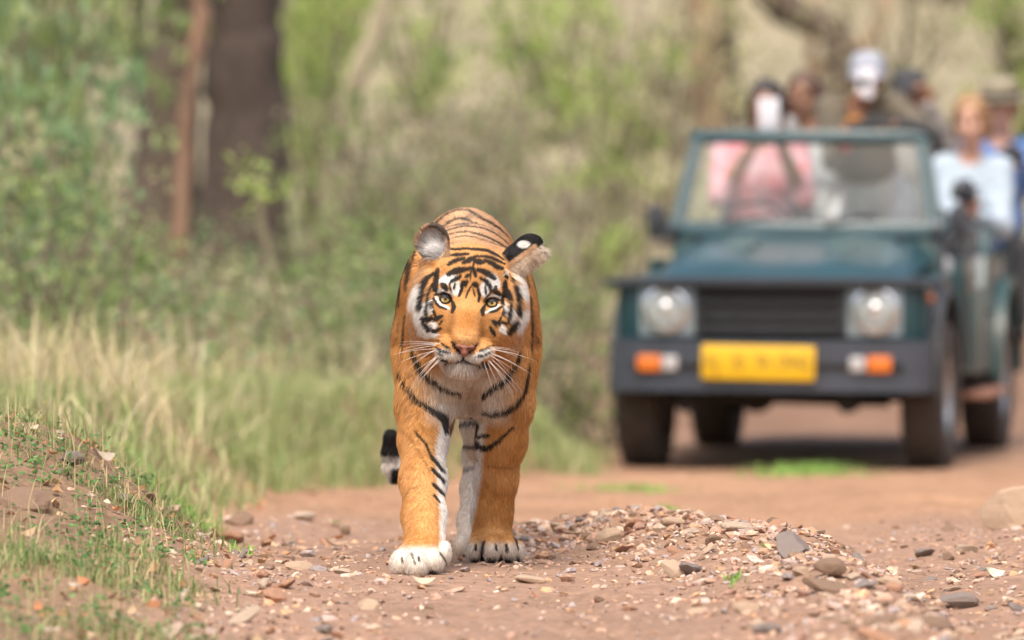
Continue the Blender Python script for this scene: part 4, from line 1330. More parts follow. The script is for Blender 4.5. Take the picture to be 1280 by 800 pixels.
def strokes(x, y, lst, soft=.7):
    v = np.zeros(x.shape)
    for it in lst:
        if isinstance(it, tuple): pts, w = it
        else: pts, w = it, None
        P = np.array([p[:2] for p in pts])
        m = (w or 9) + 3
        q = np.where((x > P[:, 0].min() - m) & (x < P[:, 0].max() + m) & (y > P[:, 1].min() - m) & (y < P[:, 1].max() + m))[0]
        if len(q):
            d = poly_d(x[q], y[q], pts, w)
            v[q] = np.maximum(v[q], 1 - smooth01(d, -soft, soft))
    return v

OR = np.array([.575, .30, .108]); OR2 = np.array([.48, .225, .066]); PALE = np.array([.62, .40, .235]); WH = np.array([.74, .71, .66]); BK = np.array([.012, .010, .009]); CREAM = np.array([.70, .55, .38])

def coat(P, N, jit=0.0, Q=None):
    px, py = to_px(P if Q is None else Q)
    d = P[:, 1]
    n = len(P)
    if jit:
        px = px + rng.normal(0, jit, n)
        py = py + rng.normal(0, jit, n)
    nz = fbm(P[:, 0] * 22, P[:, 1] * 22, P[:, 2] * 22, 3, 71)
    c = OR + (OR2 - OR) * smooth01(nz, -.3, .4)[:, None]
    def over(q, m):
        nonlocal c
        c = c + (q - c) * np.clip(m, 0, 1)[:, None]
    # --- trunk
    ridx, ridz = (P[:, 0] - TB[0]) / .17, (P[:, 2] - .60) / .28
    ang = np.arctan2(np.abs(ridx), ridz)                 # 0 on the spine
    over(PALE, smooth01(-ang, -1.0, -.3) * smooth01(d, 21.9, 22.3) * .85)
    wrp = noise(P[:, 0] * 5 + 9, d * 3, P[:, 2] * 5, 81) * .9 + noise(P[:, 0] * 14, d * 9, P[:, 2] * 9, 82) * .25
    ph = d * 9.5 + .55 * np.sin(ang * 1.7 + np.tanh(ridx * 6) * .4) + wrp - ang * .35
    saw = np.abs((ph % 1.0) - .5) * 2                     # 1 at the band centre
    brk = noise(P[:, 0] * 7, np.floor(ph) * 3.1, P[:, 2] * 7, 83)
    wd = .27 + .14 * brk - .1 * smooth01(ang, 1.6, 2.3)
    band = smooth01(saw, 1 - wd - .06, 1 - wd + .06)
    trunk = np.maximum(smooth01(d, 22.10, 22.26), smooth01(d, 22.0, 22.1) * smooth01(np.abs(px - 584), 66, 76) * (py < 430)) * (py < 560)
    over(BK + .012, band * trunk * .93)
    sp = np.exp(-((P[:, 0] - TB[0] + .012 * np.sin(d * 25)) / .018) ** 2) * (ridz > .3) * smooth01(noise(d * 7, 1.3, 0, 84), -.3, .2)
    over(BK + .06, sp * smooth01(d, 22.2, 22.5) * .75)
    belly = smooth01(-N[:, 2], .45, .85) * (d > 21.9) * (py > 440) * (py < 560)
    over(CREAM, belly)
    # --- chest and fore legs
    front = (d < 22.36) & (py > 440)
    fr = front * 1.0
    cw = smooth01(-np.abs(px - 584), -62, -26) * smooth01(py, 452, 484) * smooth01(-py, -540, -512)
    over(WH * 1.08, cw * fr)
    st = np.exp(-((px - 591) / 13) ** 2) * smooth01(py, 470, 486) * smooth01(-py, -524, -510)
    over(np.array([.36, .23, .15]), st * fr * .8)
    over(CREAM, smooth01(-np.abs(px - 584), -78, -50) * smooth01(py, 462, 480) * smooth01(-py, -515, -500) * fr * .35)
    wA = smooth01(px, np.interp(py, [520, 560, 600, 640, 680], [549, 541, 543, 547, 548]), np.interp(py, [520, 560, 600, 640, 680], [557, 549, 549, 552, 552]))
    over(WH, wA * fr * (py > 528) * (py < 690) * (px < 568) * .95)
    wB = smooth01(-px, -np.interp(py, [520, 560, 600, 650, 680], [612, 609, 606, 596, 588]), -np.interp(py, [520, 560, 600, 650, 680], [604, 601, 597, 588, 582]))
    over(WH, wB * fr * (py > 525) * (py < 695) * (px > 570) * .95)
    over(np.array([.66, .60, .52]), smooth01(py, 679, 690) * fr * (px < 570) * .95)
    over(np.array([.60, .53, .45]), smooth01(py, 674, 686) * fr * (px >= 570) * .95)
    over(np.array([.03, .026, .024]), smooth01(-N[:, 2], .55, .85) * (P[:, 2] < .045) * (d < 24) * 1.0)   # pads
    over(BK + .01, strokes(px, py, SIDES, .8) * (py < 445) * (d < 22.7) * .9)
    over(BK, strokes(px, py, CHEST + LEGS, .8) * fr * .96)
    over(np.array([.26, .11, .03]), strokes(px, py, BROWN, .9) * fr * .55)
    # --- hind legs: pale inside with dark bars
    hind = (d > 22.4) & (py > 500)
    inner = smooth01(-np.abs(px - 582), -28, -8)
    over(np.array([.62, .56, .48]), inner * hind * .9)
    hb = smooth01(np.abs(((P[:, 2] * 15 + wrp * .5) % 1) - .5) * 2, .72, .84)
    over(BK + .02, hb * hind * smooth01(P[:, 2], .14, .25) * .85)
    # --- tail
    tl = (d > 23.44) & (px < 575)
    q = np.interp(P[:, 2], [.2, .8], [0, 6.5])
    tb = smooth01(np.abs((q % 1) - .5) * 2, .5, .65)
    over(WH, tl * smooth01(-P[:, 2], -.5, -.25) * .9)
    over(BK, tl * tb * (py < 500))
    ty = smooth01(-py, -575, -570) * (px < 500) * (py > 525) + smooth01(py, 585, 588) * smooth01(px, 486, 490) + ((py > 574) & (py < 578) & (px < 490)) * .6
    over(BK, tl * np.clip(ty, 0, 1) * (py > 520))
    # --- head
    u = (px - 585.8) * hr[0] + (py - 375.4) * hr[1]
    v = (px - 585.8) * hd_[0] + (py - 375.4) * hd_[1]
    q = np.clip(np.rint((P - hf.lo) / H).astype(int), 0, hf.n - 1)
    inb = d < 22.03
    hdv = np.where(inb, hf.F[tuple(q.T)], 1.0)
    bdv = Fbody[tuple(np.clip(np.rint((P - f.lo) / H).astype(int), 0, f.n - 1).T)]
    head = inb & (hdv < bdv + .004) & (py < 478)
    hm = smooth01((bdv - hdv), -.008, .012) * head
    co = c.copy()
    c = OR * 1.06 + (OR2 - OR) * smooth01(nz, -.2, .5)[:, None]
    over(PALE, smooth01(np.abs(u), 46, 66) * .75)
    over(np.array([.42, .17, .035]), np.exp(-(u / 17) ** 2) * smooth01(v, 5, 18) * smooth01(-v, -48, -30) * .75)
    over(np.array([.50, .29, .14]), np.exp(-(u / 11) ** 2) * smooth01(v, 34, 50) * .5)
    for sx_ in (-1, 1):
        over(np.array([.30, .125, .03]), np.exp(-((u - sx_ * 19) / 4.5) ** 2) * smooth01(v, 4, 14) * smooth01(-v, -52, -40) * .7)  # browner fur down the bridge sides, with its shaded edges painted in
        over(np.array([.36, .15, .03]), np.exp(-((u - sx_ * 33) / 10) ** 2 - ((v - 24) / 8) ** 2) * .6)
    fl_ = noise(P[:, 0] * 260, P[:, 1] * 260, P[:, 2] * 260, 93)
    over(np.array([.33, .14, .04]), smooth01(fl_, .35, .8) * .45)
    wm = np.zeros(n)
    for (tx, ty_), (ex, ey), (ra, rb), an in WHITE:
        X, Y = px - (tx + ex / 8.889), py - (ty_ + ey / 8.889)
        ca, sa = math.cos(R(an)), math.sin(R(an))
        a_, b_ = X * ca + Y * sa, -X * sa + Y * ca
        wm = np.maximum(wm, 1 - smooth01(np.hypot(a_ / (ra / 8.889), b_ / (rb / 8.889)), .75, 1.12))
    wm = np.maximum(wm, strokes(px, py, WLINE, 1.0))
    over(WH * 1.03, wm)
    over(np.array([.52, .44, .37]), smooth01(v, 73, 80) * (np.abs(u) < 36))
    face = (np.abs(u) < 80)
    over(BK, strokes(px, py, FACE, .75) * face * .97)
    over(BK, np.exp(-((np.abs(u - .6) - (15.5 - np.clip(v - 54, 0, 12) * .9)) / 2.6) ** 2) * smooth01(v, 51.5, 54) * smooth01(-v, -69, -65))
    over(np.array([.10, .08, .07]), np.exp(-(u / 14) ** 2) * np.exp(-((v - 80) / 3.5) ** 2) * .6)
    # eye rims
    for ex, ey in ((556.7, 373.6), (614.9, 378.2)):
        over(BK, 1 - smooth01(np.hypot((px - ex) / 8.2, (py - ey) / 6.6), .95, 1.12))
    # ears
    e1x, e1y = px - 540, py - 304
    rr = np.hypot(e1x / 21, e1y / 23)
    cup = (rr < 1.02) & (N[:, 1] < -.15) & (py < 326) & (px < 566)
    over(np.array([.34, .31, .29]), cup * smooth01(-rr, -1.0, -.80))
    stk = noise(np.arctan2(e1y - 22, e1x - 18) * 9, rr * 1.5, 0, 88)
    over(np.array([.66, .64, .61]), cup * np.exp(-((e1x + 1) / 11) ** 2 - ((e1y - 2) / 14) ** 2) * smooth01(stk, -.5, .3))
    over(np.array([.13, .11, .10]), cup * smooth01(-stk, .15, .5) * .75)
    back1 = (rr < 1.25) & (N[:, 1] > .05) & (py < 322) & (px < 562)
    over(BK, back1 * 1.0)
    over(np.array([.20, .12, .07]), (rr > .93) * (rr < 1.3) * (py < 322) * (px < 563) * .85)
    over(BK + .03, (rr > .9) * (rr < 1.2) * (py < 300) * (px > 536) * (px < 562) * .8)
    ex2 = (px > 628) & (py < 345)
    t2 = ((px - 632) * .80 + (326 - py) * .60)
    s2 = (-(px - 632) * .60 + (326 - py) * .80)
    over(PALE, ex2 * smooth01(px, 634, 640))
    over(BK, ex2 * np.clip(smooth01(s2, -5.5, -3.0) * smooth01(t2, 0, 4) + smooth01(t2, 41, 44), 0, 1))
    over(WH * 1.08, ex2 * (1 - smooth01(np.hypot((px - 655) / 8.5, (py - 305.5) / 5.2), .75, 1.1)))
    over(np.array([.66, .56, .44]), ex2 * smooth01(-s2, 9, 14) * .8)
    c = co + (c - co) * hm[:, None]
    return np.clip(c, .006, .85), head, hm, u, v, px, py

N = f.grad(V)
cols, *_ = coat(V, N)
body_me = np_mesh('body', V - TB, Fq, True, cols)
m_skin = attr_mat('tiger_skin', rough=.8, spec=.1, noise_amt=.1, nscale=200)
tiger = empty('tiger', TB)
tag(tiger, 'orange tiger with black stripes walking down the dirt track', 'tiger')
link('body', body_me, m_skin, tiger)

# ---- fur
def fur(count_body, count_head):
    a, b, c_, d_ = (V[Fq[:, i]] for i in range(4))
    area = .5 * np.linalg.norm(np.cross(c_ - a, d_ - b), axis=1)
    cen = (a + b + c_ + d_) / 4
    cpx, cpy = to_px(cen)
    hw = (cen[:, 1] < 21.9) & (cpy < 480)
    out = []
    for sel, cnt in ((~hw, count_body), (hw, count_head)):
        i = np.where(sel)[0]
        p = area[i] / area[i].sum()
        k = rng.choice(i, cnt, p=p)
        s, t = rng.uniform(0, 1, (2, cnt, 1))
        out.append((a[k] * (1 - s) + b[k] * s) * (1 - t) + (d_[k] * (1 - s) + c_[k] * s) * t)
    P = np.concatenate(out)
    Nn = f.grad(P)
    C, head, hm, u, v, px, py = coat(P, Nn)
    n = len(P)
    # no fur on eyes, nose leather, lips
    bare = np.zeros(n, bool)
    for ex, ey in ((556.7, 373.6), (614.9, 378.2)):
        bare |= (np.hypot((px - ex) / 8.6, (py - ey) / 7.0) < 1) & head
    bare |= (np.abs(u) < 16 - np.clip(v - 52, 0, 20) * .75) & (v > 51) & (v < 71) & head
    # lie of the fur
    D = np.zeros((n, 3))
    D[:, 1] = 1.0
    D[:, 2] = -.55
    leg = (py > 520) | ((P[:, 1] > 22.5) & (py > 470))
    D[leg] = (0, .15, -1)
    ch = (py > 430) & (py <= 520) & (P[:, 1] < 22.2)
    D[ch] = (0, .2, -1)
    un, vn = u / 60, (v - 40) / 60
    hx = un * 1.2
    hv = np.where(v > 45, .5 + .6 * np.clip((v - 45) / 40, 0, 1), -.9)
    bridge = np.exp(-(u / 22) ** 2) * (v < 50)
    lat = np.abs(u) > 42
    hv = np.where(lat, .55, hv)
    hx = np.where(lat, np.sign(u) * .75, hx * (1 - .6 * bridge))
    HDm = np.stack([hx * hr[0] + hv * hd_[0], np.where(lat, .55, .35) + 0 * hx, -(hx * hr[1] + hv * hd_[1])], 1)
    D = D + (HDm - D) * hm[:, None]
    e2 = head & (px > 634) & (py < 345)
    D[e2] = (.75, .1, .2)
    low = e2 & ((-(px - 632) * .60 + (326 - py) * .80) < -9)
    D[low] = (.8, -.1, -.5)
    e1 = head & (np.hypot((px - 540) / 22, (py - 304) / 24) < 1.3) & (py < 322) & (px < 563)
    ein = e1 & (np.hypot((px - 540) / 21, (py - 304) / 23) < .86) & (Nn[:, 1] < -.1)
    D[e1] = (0, .3, 1)
    D[ein] = np.stack([px - 557, -6 + 0 * px, 327 - py], 1)[ein] / 25
    tl = (P[:, 1] > 23.44) & (px < 575)
    D[tl] = (-.2, .1, -.6)
    D += rng.normal(0, .16, (n, 3))
    D -= Nn * np.sum(D * Nn, 1, keepdims=True)
    D /= np.linalg.norm(D, axis=1, keepdims=True) + 1e-9
    L = np.full(n, .017)
    L[leg] = .012
    L[ch] = .024
    L = np.where(hm > .5, .008, L)
    L = np.where((hm > .5) & lat, .015 + .020 * smooth01(np.abs(u), 46, 64), L)
    L = np.where((hm > .5) & (v > 78), .022, L)
    L = np.where((hm > .5) & (np.abs(u) < 20) & (v < 50) & (v > 5), .006, L)
    L = np.where((np.hypot((px - 556.7) / 15, (py - 373.6) / 12) < 1) | (np.hypot((px - 614.9) / 15, (py - 378.2) / 12) < 1), .005, L)
    L[e1] = .007
    rim1 = e1 & (np.hypot((px - 540) / 22, (py - 304) / 24) > .82)
    L[rim1] = .004
    L[ein] = .019
    L[e2] = .009
    L[low] = .034
    L = np.where(py > 675, .009, L)
    L = np.where(tl, .013, L)
    L *= rng.uniform(.65, 1.25, n)
    lift = np.where(e1 | low, .6, .32) + rng.normal(0, .08, n)
    lift = np.where((hm > .5) & lat, .42, lift)
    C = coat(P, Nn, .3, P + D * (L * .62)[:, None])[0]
    keep = ~bare
    P, D, Nn, L, C, lift = P[keep], D[keep], Nn[keep], L[keep], C[keep], lift[keep]
    n = len(P)
    seg = 4
    pts = np.zeros((n, seg, 3), np.float32)
    for k in range(seg):
        t = k / (seg - 1)
        pts[:, k] = P - TB + D * (L * t)[:, None] + Nn * (L * lift * (t - .45 * t * t))[:, None] - np.array([0, 0, 1]) * (L * .18 * t * t)[:, None]
    hc = bpy.data.hair_curves.new('fur')
    hc.add_curves([seg] * n)
    hc.attributes['position'].data.foreach_set('vector', pts.ravel())
    rad = np.tile(np.array([.00050, .00046, .00034, .00008], np.float32), n)
    ra = hc.attributes.get('radius') or hc.attributes.new('radius', 'FLOAT', 'POINT')
    ra.data.foreach_set('value', rad)
    ca = hc.attributes.new('col', 'FLOAT_COLOR', 'CURVE')
    cc = np.ones((n, 4), np.float32)
    cc[:, :3] = np.clip(C * rng.uniform(.66, 1.28, (n, 1)), .005, .9)
    ca.data.foreach_set('color', cc.ravel())
    hc.materials.append(attr_mat('tiger_fur', rough=.55, spec=.25))
    o = bpy.data.objects.new('fur', hc)
    col.objects.link(o)
    o.parent = tiger
    o['kind'] = 'stuff'
    return o
fur(230000, 150000)

# ---- eyes, nose, whiskers
def eye_mat():
    m = bpy.data.materials.new('tiger_eye')
    m.use_nodes = True
    nt = m.node_tree
    b = nt.nodes['Principled BSDF']
    nset(b, Roughness=.06)
    b.inputs['Coat Weight'].default_value = 1.0
    tc = nt.nodes.new('ShaderNodeTexCoord')
    sp = nt.nodes.new('ShaderNodeSeparateXYZ')
    nt.links.new(tc.outputs['Object'], sp.inputs[0])
    vm = nt.nodes.new('ShaderNodeCombineXYZ')
    nt.links.new(sp.outputs[0], vm.inputs[0])
    nt.links.new(sp.outputs[2], vm.inputs[1])
    ln = nt.nodes.new('ShaderNodeVectorMath')
    ln.operation = 'LENGTH'
    nt.links.new(vm.outputs[0], ln.inputs[0])
    dv = nt.nodes.new('ShaderNodeMath')
    dv.operation = 'DIVIDE'
    dv.inputs[1].default_value = .0165
    nt.links.new(ln.outputs['Value'], dv.inputs[0])
    cr = nt.nodes.new('ShaderNodeValToRGB')
    e = cr.color_ramp.elements
    e[0].position = 0.0; e[0].color = (.004, .004, .004, 1)
    e[1].position = 1.0; e[1].color = (.02, .014, .01, 1)
    for p, q in ((.19, (.004, .004, .004)), (.25, (.40, .27, .07)), (.45, (.62, .47, .16)), (.60, (.50, .36, .10)), (.68, (.05, .03, .012))):
        k = e.new(p)
        k.color = (*q, 1)
    nt.links.new(dv.outputs[0], cr.inputs[0])
    nt.links.new(cr.outputs[0], b.inputs['Base Color'])
    return m
m_eye = eye_mat()
m_lid = mat('eyelid_skin', (.020, .016, .014), scale=60, rough=.6)
for u_, v_ in ((-29.2, .6), (29.2, .3)):
    ec = hp(u_, v_, 10.5)
    eye = MB().sphere((0, 0, 0), .0165, 28, 18).build('eye', m_eye, tiger, ec - TB)
    lid = MB()
    rows = []
    sgn = -1 if u_ < 0 else 1
    for k in range(17):                       # upper lid: a shell over the ball, lower towards the inner corner
        a = math.pi * k / 16
        xx = -math.cos(a)
        inner = xx * -sgn
        edge = .30 * math.sin(a) - .10 - .22 * max(inner, 0)
        rows.append([(.0180 * xx * math.cos(t), -.0180 * math.sqrt(max(1 - xx * xx, 0)) * math.cos(t) if abs(math.cos(t)) > 0 else 0, .0180 * math.sin(t)) for t in np.linspace(edge, 1.5, 7)])
    lid.sheet(rows).build('eyelid', m_lid, eye)
    low_ = MB()
    rows = []
    for k in range(17):
        a = math.pi * k / 16
        xx = -math.cos(a)
        edge = -.42 * math.sin(a) - .06
        rows.append([(.0178 * xx * math.cos(t), -.0178 * math.sqrt(max(1 - xx * xx, 0)) * math.cos(t), .0178 * math.sin(t)) for t in np.linspace(edge, -1.5, 7)])
    low_.sheet(rows).build('eyelid', m_lid, eye)
# nose leather
nf = Field(hp(-24, 80, 75) * 0 + np.minimum(hp(-26, 84, 74), hp(26, 44, 30)) - .01, np.maximum(hp(-26, 84, 30), hp(26, 44, 74)) + .01, .0018)
nf.ell(hp(.6, 57.5, 54), hrr(9.5, 4.8, 9), .004, HROT)
nf.ell(hp(.6, 63, 54.5), hrr(5.0, 6.6, 8), .004, HROT)
for s in (-1, 1):
    nf.ell(hp(.6 + s * 8.2, 56, 53), hrr(4.2, 3.4, 8), .004, HROT)
    nf.ell(hp(s * 7.5, 61, 61), hrr(4.8, 2.4, 6), .003, HROT @ np.array([[.86, 0, s * .5], [0, 1, 0], [-s * .5, 0, .86]]), sub=True)
nv, nq = nf.skin()
nv = relax(nv, nq, 2)
m_nose = mat('nose_leather', (.30, .115, .075), (.18, .065, .045), scale=90, rough=.45, bump=.3, bscale=500)
link('nose', np_mesh('nose', nv - TB, nq, True), m_nose, tiger)
m_wh = mat('whisker_hair', (.82, .80, .76), (.7, .68, .64), scale=20, rough=.4)
r = np.random.default_rng(4)
for s in (-1, 1):
    for k in range(14):
        row = k % 4
        u0 = s * (20 + 3.8 * (k // 4) + row * 1.2)
        v0 = 57 + row * 4.5
        ln_ = r.uniform(30, 62)
        an = R(-8 + row * 20 + r.uniform(-12, 12) + (k // 4) * 3)
        p0 = hp(u0, v0, 38 - 2 * (k // 4))
        path, rad = [], []
        for t in np.linspace(0, 1, 7):
            uu = u0 + s * ln_ * math.cos(an) * t
            vv = v0 + ln_ * math.sin(an) * t + 9 * t * t
            path.append(hp(uu, vv, 46 - 2 * (k // 4) + 8 * t - 20 * t * t) - TB)
            rad.append(.00062 * (1 - .8 * t))
        MB().tube(path, rad, 5).build('whisker', m_wh, tiger)
# ------------------------------------------------------------------ trees, shrubs, grass
r = np.random.default_rng(21)

def leaves_np(C, size, cols, rr, droop=.3, aspect=.5):
    """one folded leaf (two triangles pairs) at each centre"""
    n = len(C)
    a = rr.normal(size=(n, 3)); a[:, 2] = a[:, 2] * .5 - droop
    a /= np.linalg.norm(a, axis=1, keepdims=True)
    b = rr.normal(size=(n, 3)); b[:, 2] *= .4
    b -= a * np.sum(a * b, 1, keepdims=True)
    b /= np.linalg.norm(b, axis=1, keepdims=True)
    nn = np.cross(a, b)
    s = size[:, None]
    base, tip = C - a * s * .5, C + a * s * .5
    l = C + b * s * aspect * .5 + nn * s * .12
    q = C - b * s * aspect * .5 + nn * s * .12
    V = np.stack([base, l, tip, q], 1).reshape(-1, 3)
    i = np.arange(n) * 4
    F = np.concatenate([np.stack([i, i + 1, i + 2], 1), np.stack([i, i + 2, i + 3], 1)])
    return V, F, np.repeat(cols, 4, 0)

def blades(X, D, Z, h, w, cols, rr, bend=.5):
    n = len(X)
    az = rr.uniform(0, 2 * np.pi, n)
    dr = np.stack([np.cos(az), np.sin(az), 0 * az], 1)
    sd = np.stack([-np.sin(az), np.cos(az), 0 * az], 1)
    bn = np.abs(rr.normal(0, bend, n)) * h
    P0 = np.stack([X, D, Z], 1)
    Vs = []
    for t, ww in ((0, 1), (.4, .85), (.75, .5)):
        c = P0 + dr * (bn * t * t)[:, None] + np.array([0, 0, 1]) * (h * (t - .25 * t * t * np.clip(bn / h, 0, 1)))[:, None]
        Vs += [c - sd * (w * ww)[:, None], c + sd * (w * ww)[:, None]]
    Vs.append(P0 + dr * bn[:, None] + np.array([0, 0, 1]) * (h * (1 - .35 * np.clip(bn / h, 0, 1)))[:, None])
    V = np.stack(Vs, 1).reshape(-1, 3)
    i = np.arange(n) * 7
    Q = np.concatenate([np.stack([i, i + 1, i + 3, i + 2], 1), np.stack([i + 2, i + 3, i + 5, i + 4], 1)])
    T = np.stack([i + 4, i + 5, i + 6], 1)
    return V, [Q, T], np.repeat(cols, 7, 0)

def pick(pal, n, rr, var=.2):
    pal = np.asarray(pal)
    return np.clip(pal[rr.integers(0, len(pal), n)] * rr.uniform(1 - var, 1 + var, (n, 1)), .01, .9)

m_leaf = attr_mat('green_leaf', rough=.5, transl=.45, spec=.35)
m_grass = attr_mat('grass_blade', rough=.6, transl=.35, spec=.25)
m_straw = attr_mat('straw_blade', rough=.7, transl=.3, spec=.2)
BARKS = {'dark': mat('bark_dark', (.085, .062, .048), (.042, .030, .024), scale=5, rough=.95, bump=1, bscale=14),
         'grey': mat('bark_grey', (.19, .145, .11), (.09, .068, .052), scale=4, rough=.95, bump=1, bscale=12),
         'rust': mat('bark_rust', (.27, .16, .10), (.14, .085, .055), scale=5, rough=.9, bump=.8, bscale=12),
         'pale': mat('bark_pale', (.46, .40, .27), (.34, .28, .18), scale=4, rough=.9, bump=.6, bscale=12),
         'tan': mat('bark_tan', (.44, .31, .19), (.28, .19, .12), scale=3, rough=.9, bump=.8, bscale=10)}
GREEN = [(.21, .29, .10), (.28, .37, .13), (.16, .23, .08), (.34, .41, .16)]
LIME = [(.38, .48, .12), (.33, .44, .11), (.46, .53, .18), (.27, .36, .10)]
BLUEG = [(.19, .31, .14), (.26, .38, .19), (.14, .23, .10), (.33, .43, .22)]
OLIVE = [(.34, .34, .18), (.42, .39, .23), (.28, .28, .15), (.44, .38, .26)]
YELLOW = [(.50, .48, .25), (.44, .43, .22), (.55, .48, .30)]

def wobble(p, q, n, amp, rr):
    p, q = np.array(p, float), np.array(q, float)
    out = [p + (q - p) * t for t in np.linspace(0, 1, n)]
    for k in range(1, n - 1):
        out[k] = out[k] + rr.normal(0, amp, 3)
    return out

def tree(name, label, bark, path_px, d, w0, w1, leafpal, nleaf, seed, group=None, crown_h=6.0, crown_r=2.2, limbs=(), leaf=.09, buttress=True):
    """path_px: trunk line as photo pixels at distance d, lowest first; the trunk runs on above it to the crown"""
    d, w0, w1 = d * 1.2, w0 * 1.2, w1 * 1.2
    rr = np.random.default_rng(seed)
    P = [pt(x, y, d) for x, y in path_px]
    fx, fz = P[0][0], float(ground_z(P[0][0], d)) - .15
    P[0] = np.array([fx, d, fz])
    top = P[-1]
    dirn = (P[-1] - P[-2]) / np.linalg.norm(P[-1] - P[-2])
    dirn = dirn * .5 + np.array([0, 0, .5])
    up = [top + dirn * t + np.array([rr.normal(0, .12), rr.normal(0, .12), 0]) for t in (1.6, 3.2, 4.8)]
    full = P + up
    m = len(full)
    base = np.array([fx, d, float(ground_z(fx, d))])
    rad = [w0 + (w1 - w0) * min(k / max(len(P) - 1, 1), 1) for k in range(len(P))] + [w1 * .85, w1 * .6, w1 * .35]
    if buttress: rad[0] *= 1.35
    # refine the line
    fine, fr = [], []
    for k in range(m - 1):
        for t in np.linspace(0, 1, 5, endpoint=False):
            fine.append(full[k] + (full[k + 1] - full[k]) * t + rr.normal(0, .012, 3))
            fr.append((rad[k] + (rad[k + 1] - rad[k]) * t) * rr.uniform(.94, 1.06))
    fine.append(full[-1]); fr.append(rad[-1])
    root = empty(name, base)
    tag(root, label, 'tree', group)
    MB().tube([p - base for p in fine], fr, 12).build('trunk', BARKS[bark], root)
    tips = [full[-1], full[-2]]
    for (lp, lw, lb, ld) in limbs:                                   # limbs seen in the photograph
        q = [pt(x, y, d + ld * k) for k, (x, y) in enumerate(lp)]
        MB().tube([p - base for p in q], [lw * (1 - .5 * k / (len(q) - 1)) for k in range(len(q))], 8).build('limb', BARKS[lb], root)
    for k in range(5):
        a = rr.uniform(0, 6.28)
        s = full[-1 - int(rr.integers(1, 3))]
        e = s + np.array([math.cos(a) * crown_r * .8, math.sin(a) * crown_r * .8, rr.uniform(.5, 1.8)])
        q = wobble(s, e, 5, .08, rr)
        MB().tube([p - base for p in q], np.linspace(w1 * .4, w1 * .1, 5), 6).build('limb', BARKS[bark], root)
        tips.append(e)
    cc = []
    for k in range(26):
        t = tips[int(rr.integers(0, len(tips)))] + rr.normal(0, 1, 3) * np.array([.7, .7, .45])
        cc.append(t + rr.normal(0, 1, (nleaf // 26, 3)) * np.array([.45, .45, .25]))
    cc = np.concatenate(cc)
    V, F, C = leaves_np(cc - base, rr.uniform(.7, 1.4, len(cc)) * leaf, pick(leafpal, len(cc), rr), rr)
    link('crown', np_mesh('crown', V, F, False, C), m_leaf, root)
    return root

tree('tree', 'thick dark trunked tree with buttressed foot in the left thicket', 'dark', [(300, 330), (308, 180), (304, 60), (306, 0)], 47, .24, .205, GREEN, 900, 1)
tree('tree', 'brown grey tree trunk touching the thick dark trunk', 'grey', [(195, 310), (208, 170), (222, 40), (228, 0)], 47.6, .19, .13, GREEN, 800, 2)
tree('tree', 'slender dark tree beside the brown grey trunk', 'dark', [(186, 330), (178, 150), (176, 60), (174, 0)], 48.5, .055, .048, BLUEG, 600, 3)
tree('tree', 'thin tree with peeling rust orange bark before the dark trunks', 'rust', [(222, 370), (228, 240), (236, 120), (252, 0)], 45.2, .045, .034, GREEN, 600, 4, limbs=[([(238, 110), (255, 60), (262, 10)], .02, 'rust', .2)])
tree('tree', 'slender tree with pale leaning trunk among lime green leaves', 'pale', [(400, 330), (418, 200), (436, 120), (484, 0)], 50, .05, .058, LIME, 800, 5, limbs=[([(432, 130), (425, 170), (438, 215)], .04, 'grey', .2)])
tree('tree', 'tan barked tree with forked limb behind the jeep', 'tan', [(884, 330), (884, 150), (880, 60), (882, 0)], 58, .12, .115, YELLOW, 800, 6, limbs=[([(880, 132), (840, 118), (800, 98), (770, 88)], .06, 'pale', .3)])
tree('tree', 'dark trunked tree close behind the tan tree', 'dark', [(912, 330), (910, 150), (905, 60), (904, 0)], 59.5, .105, .08, OLIVE, 700, 7)
tree('tree', 'gnarled tree with twisted limbs behind the capped man', 'grey', [(1052, 330), (1050, 160), (1050, 80), (1040, 40), (1000, 20)], 57, .12, .09, YELLOW, 700, 8,
     limbs=[([(1046, 70), (1015, 90), (1012, 50), (1018, -10)], .065, 'tan', .15), ([(1050, 80), (1085, 50), (1105, 20), (1112, -20)], .07, 'tan', .15), ([(1040, 45), (1000, 30), (970, 20), (940, -10)], .08, 'dark', .1)])
tree('tree', 'dark rough trunk behind the man in the brimmed hat', 'dark', [(1272, 330), (1272, 150), (1268, 60), (1266, 0)], 55, .09, .085, OLIVE, 700, 9)
far = [(60, 70, .09, 'grey'), (120, 76, .07, 'dark'), (385, 64, .07, 'grey'), (372, 72, .10, 'grey'), (520, 80, .09, 'grey'), (575, 74, .07, 'grey'), (640, 90, .12, 'grey'), (690, 78, .07, 'tan'), (745, 84, .09, 'grey'), (800, 88, .1, 'grey'), (850, 72, .06, 'tan'), (950, 80, .09, 'dark'), (1150, 78, .1, 'tan'), (1200, 86, .09, 'grey'), (-60, 62, .12, 'dark'), (-170, 70, .1, 'grey'), (1360, 66, .11, 'grey'), (1450, 60, .1, 'tan')]
for i, (x, d, w, b) in enumerate(far):
    tree('tree', 'faint distant tree trunk standing on the dry hillside', b, [(x, 300), (x + r.normal(0, 8), 100), (x + r.normal(0, 14), 0)], d, w, w * .8, [OLIVE, YELLOW, GREEN][i % 3], 500, 40 + i, 'far trees on the dry hillside', leaf=.12, buttress=False)

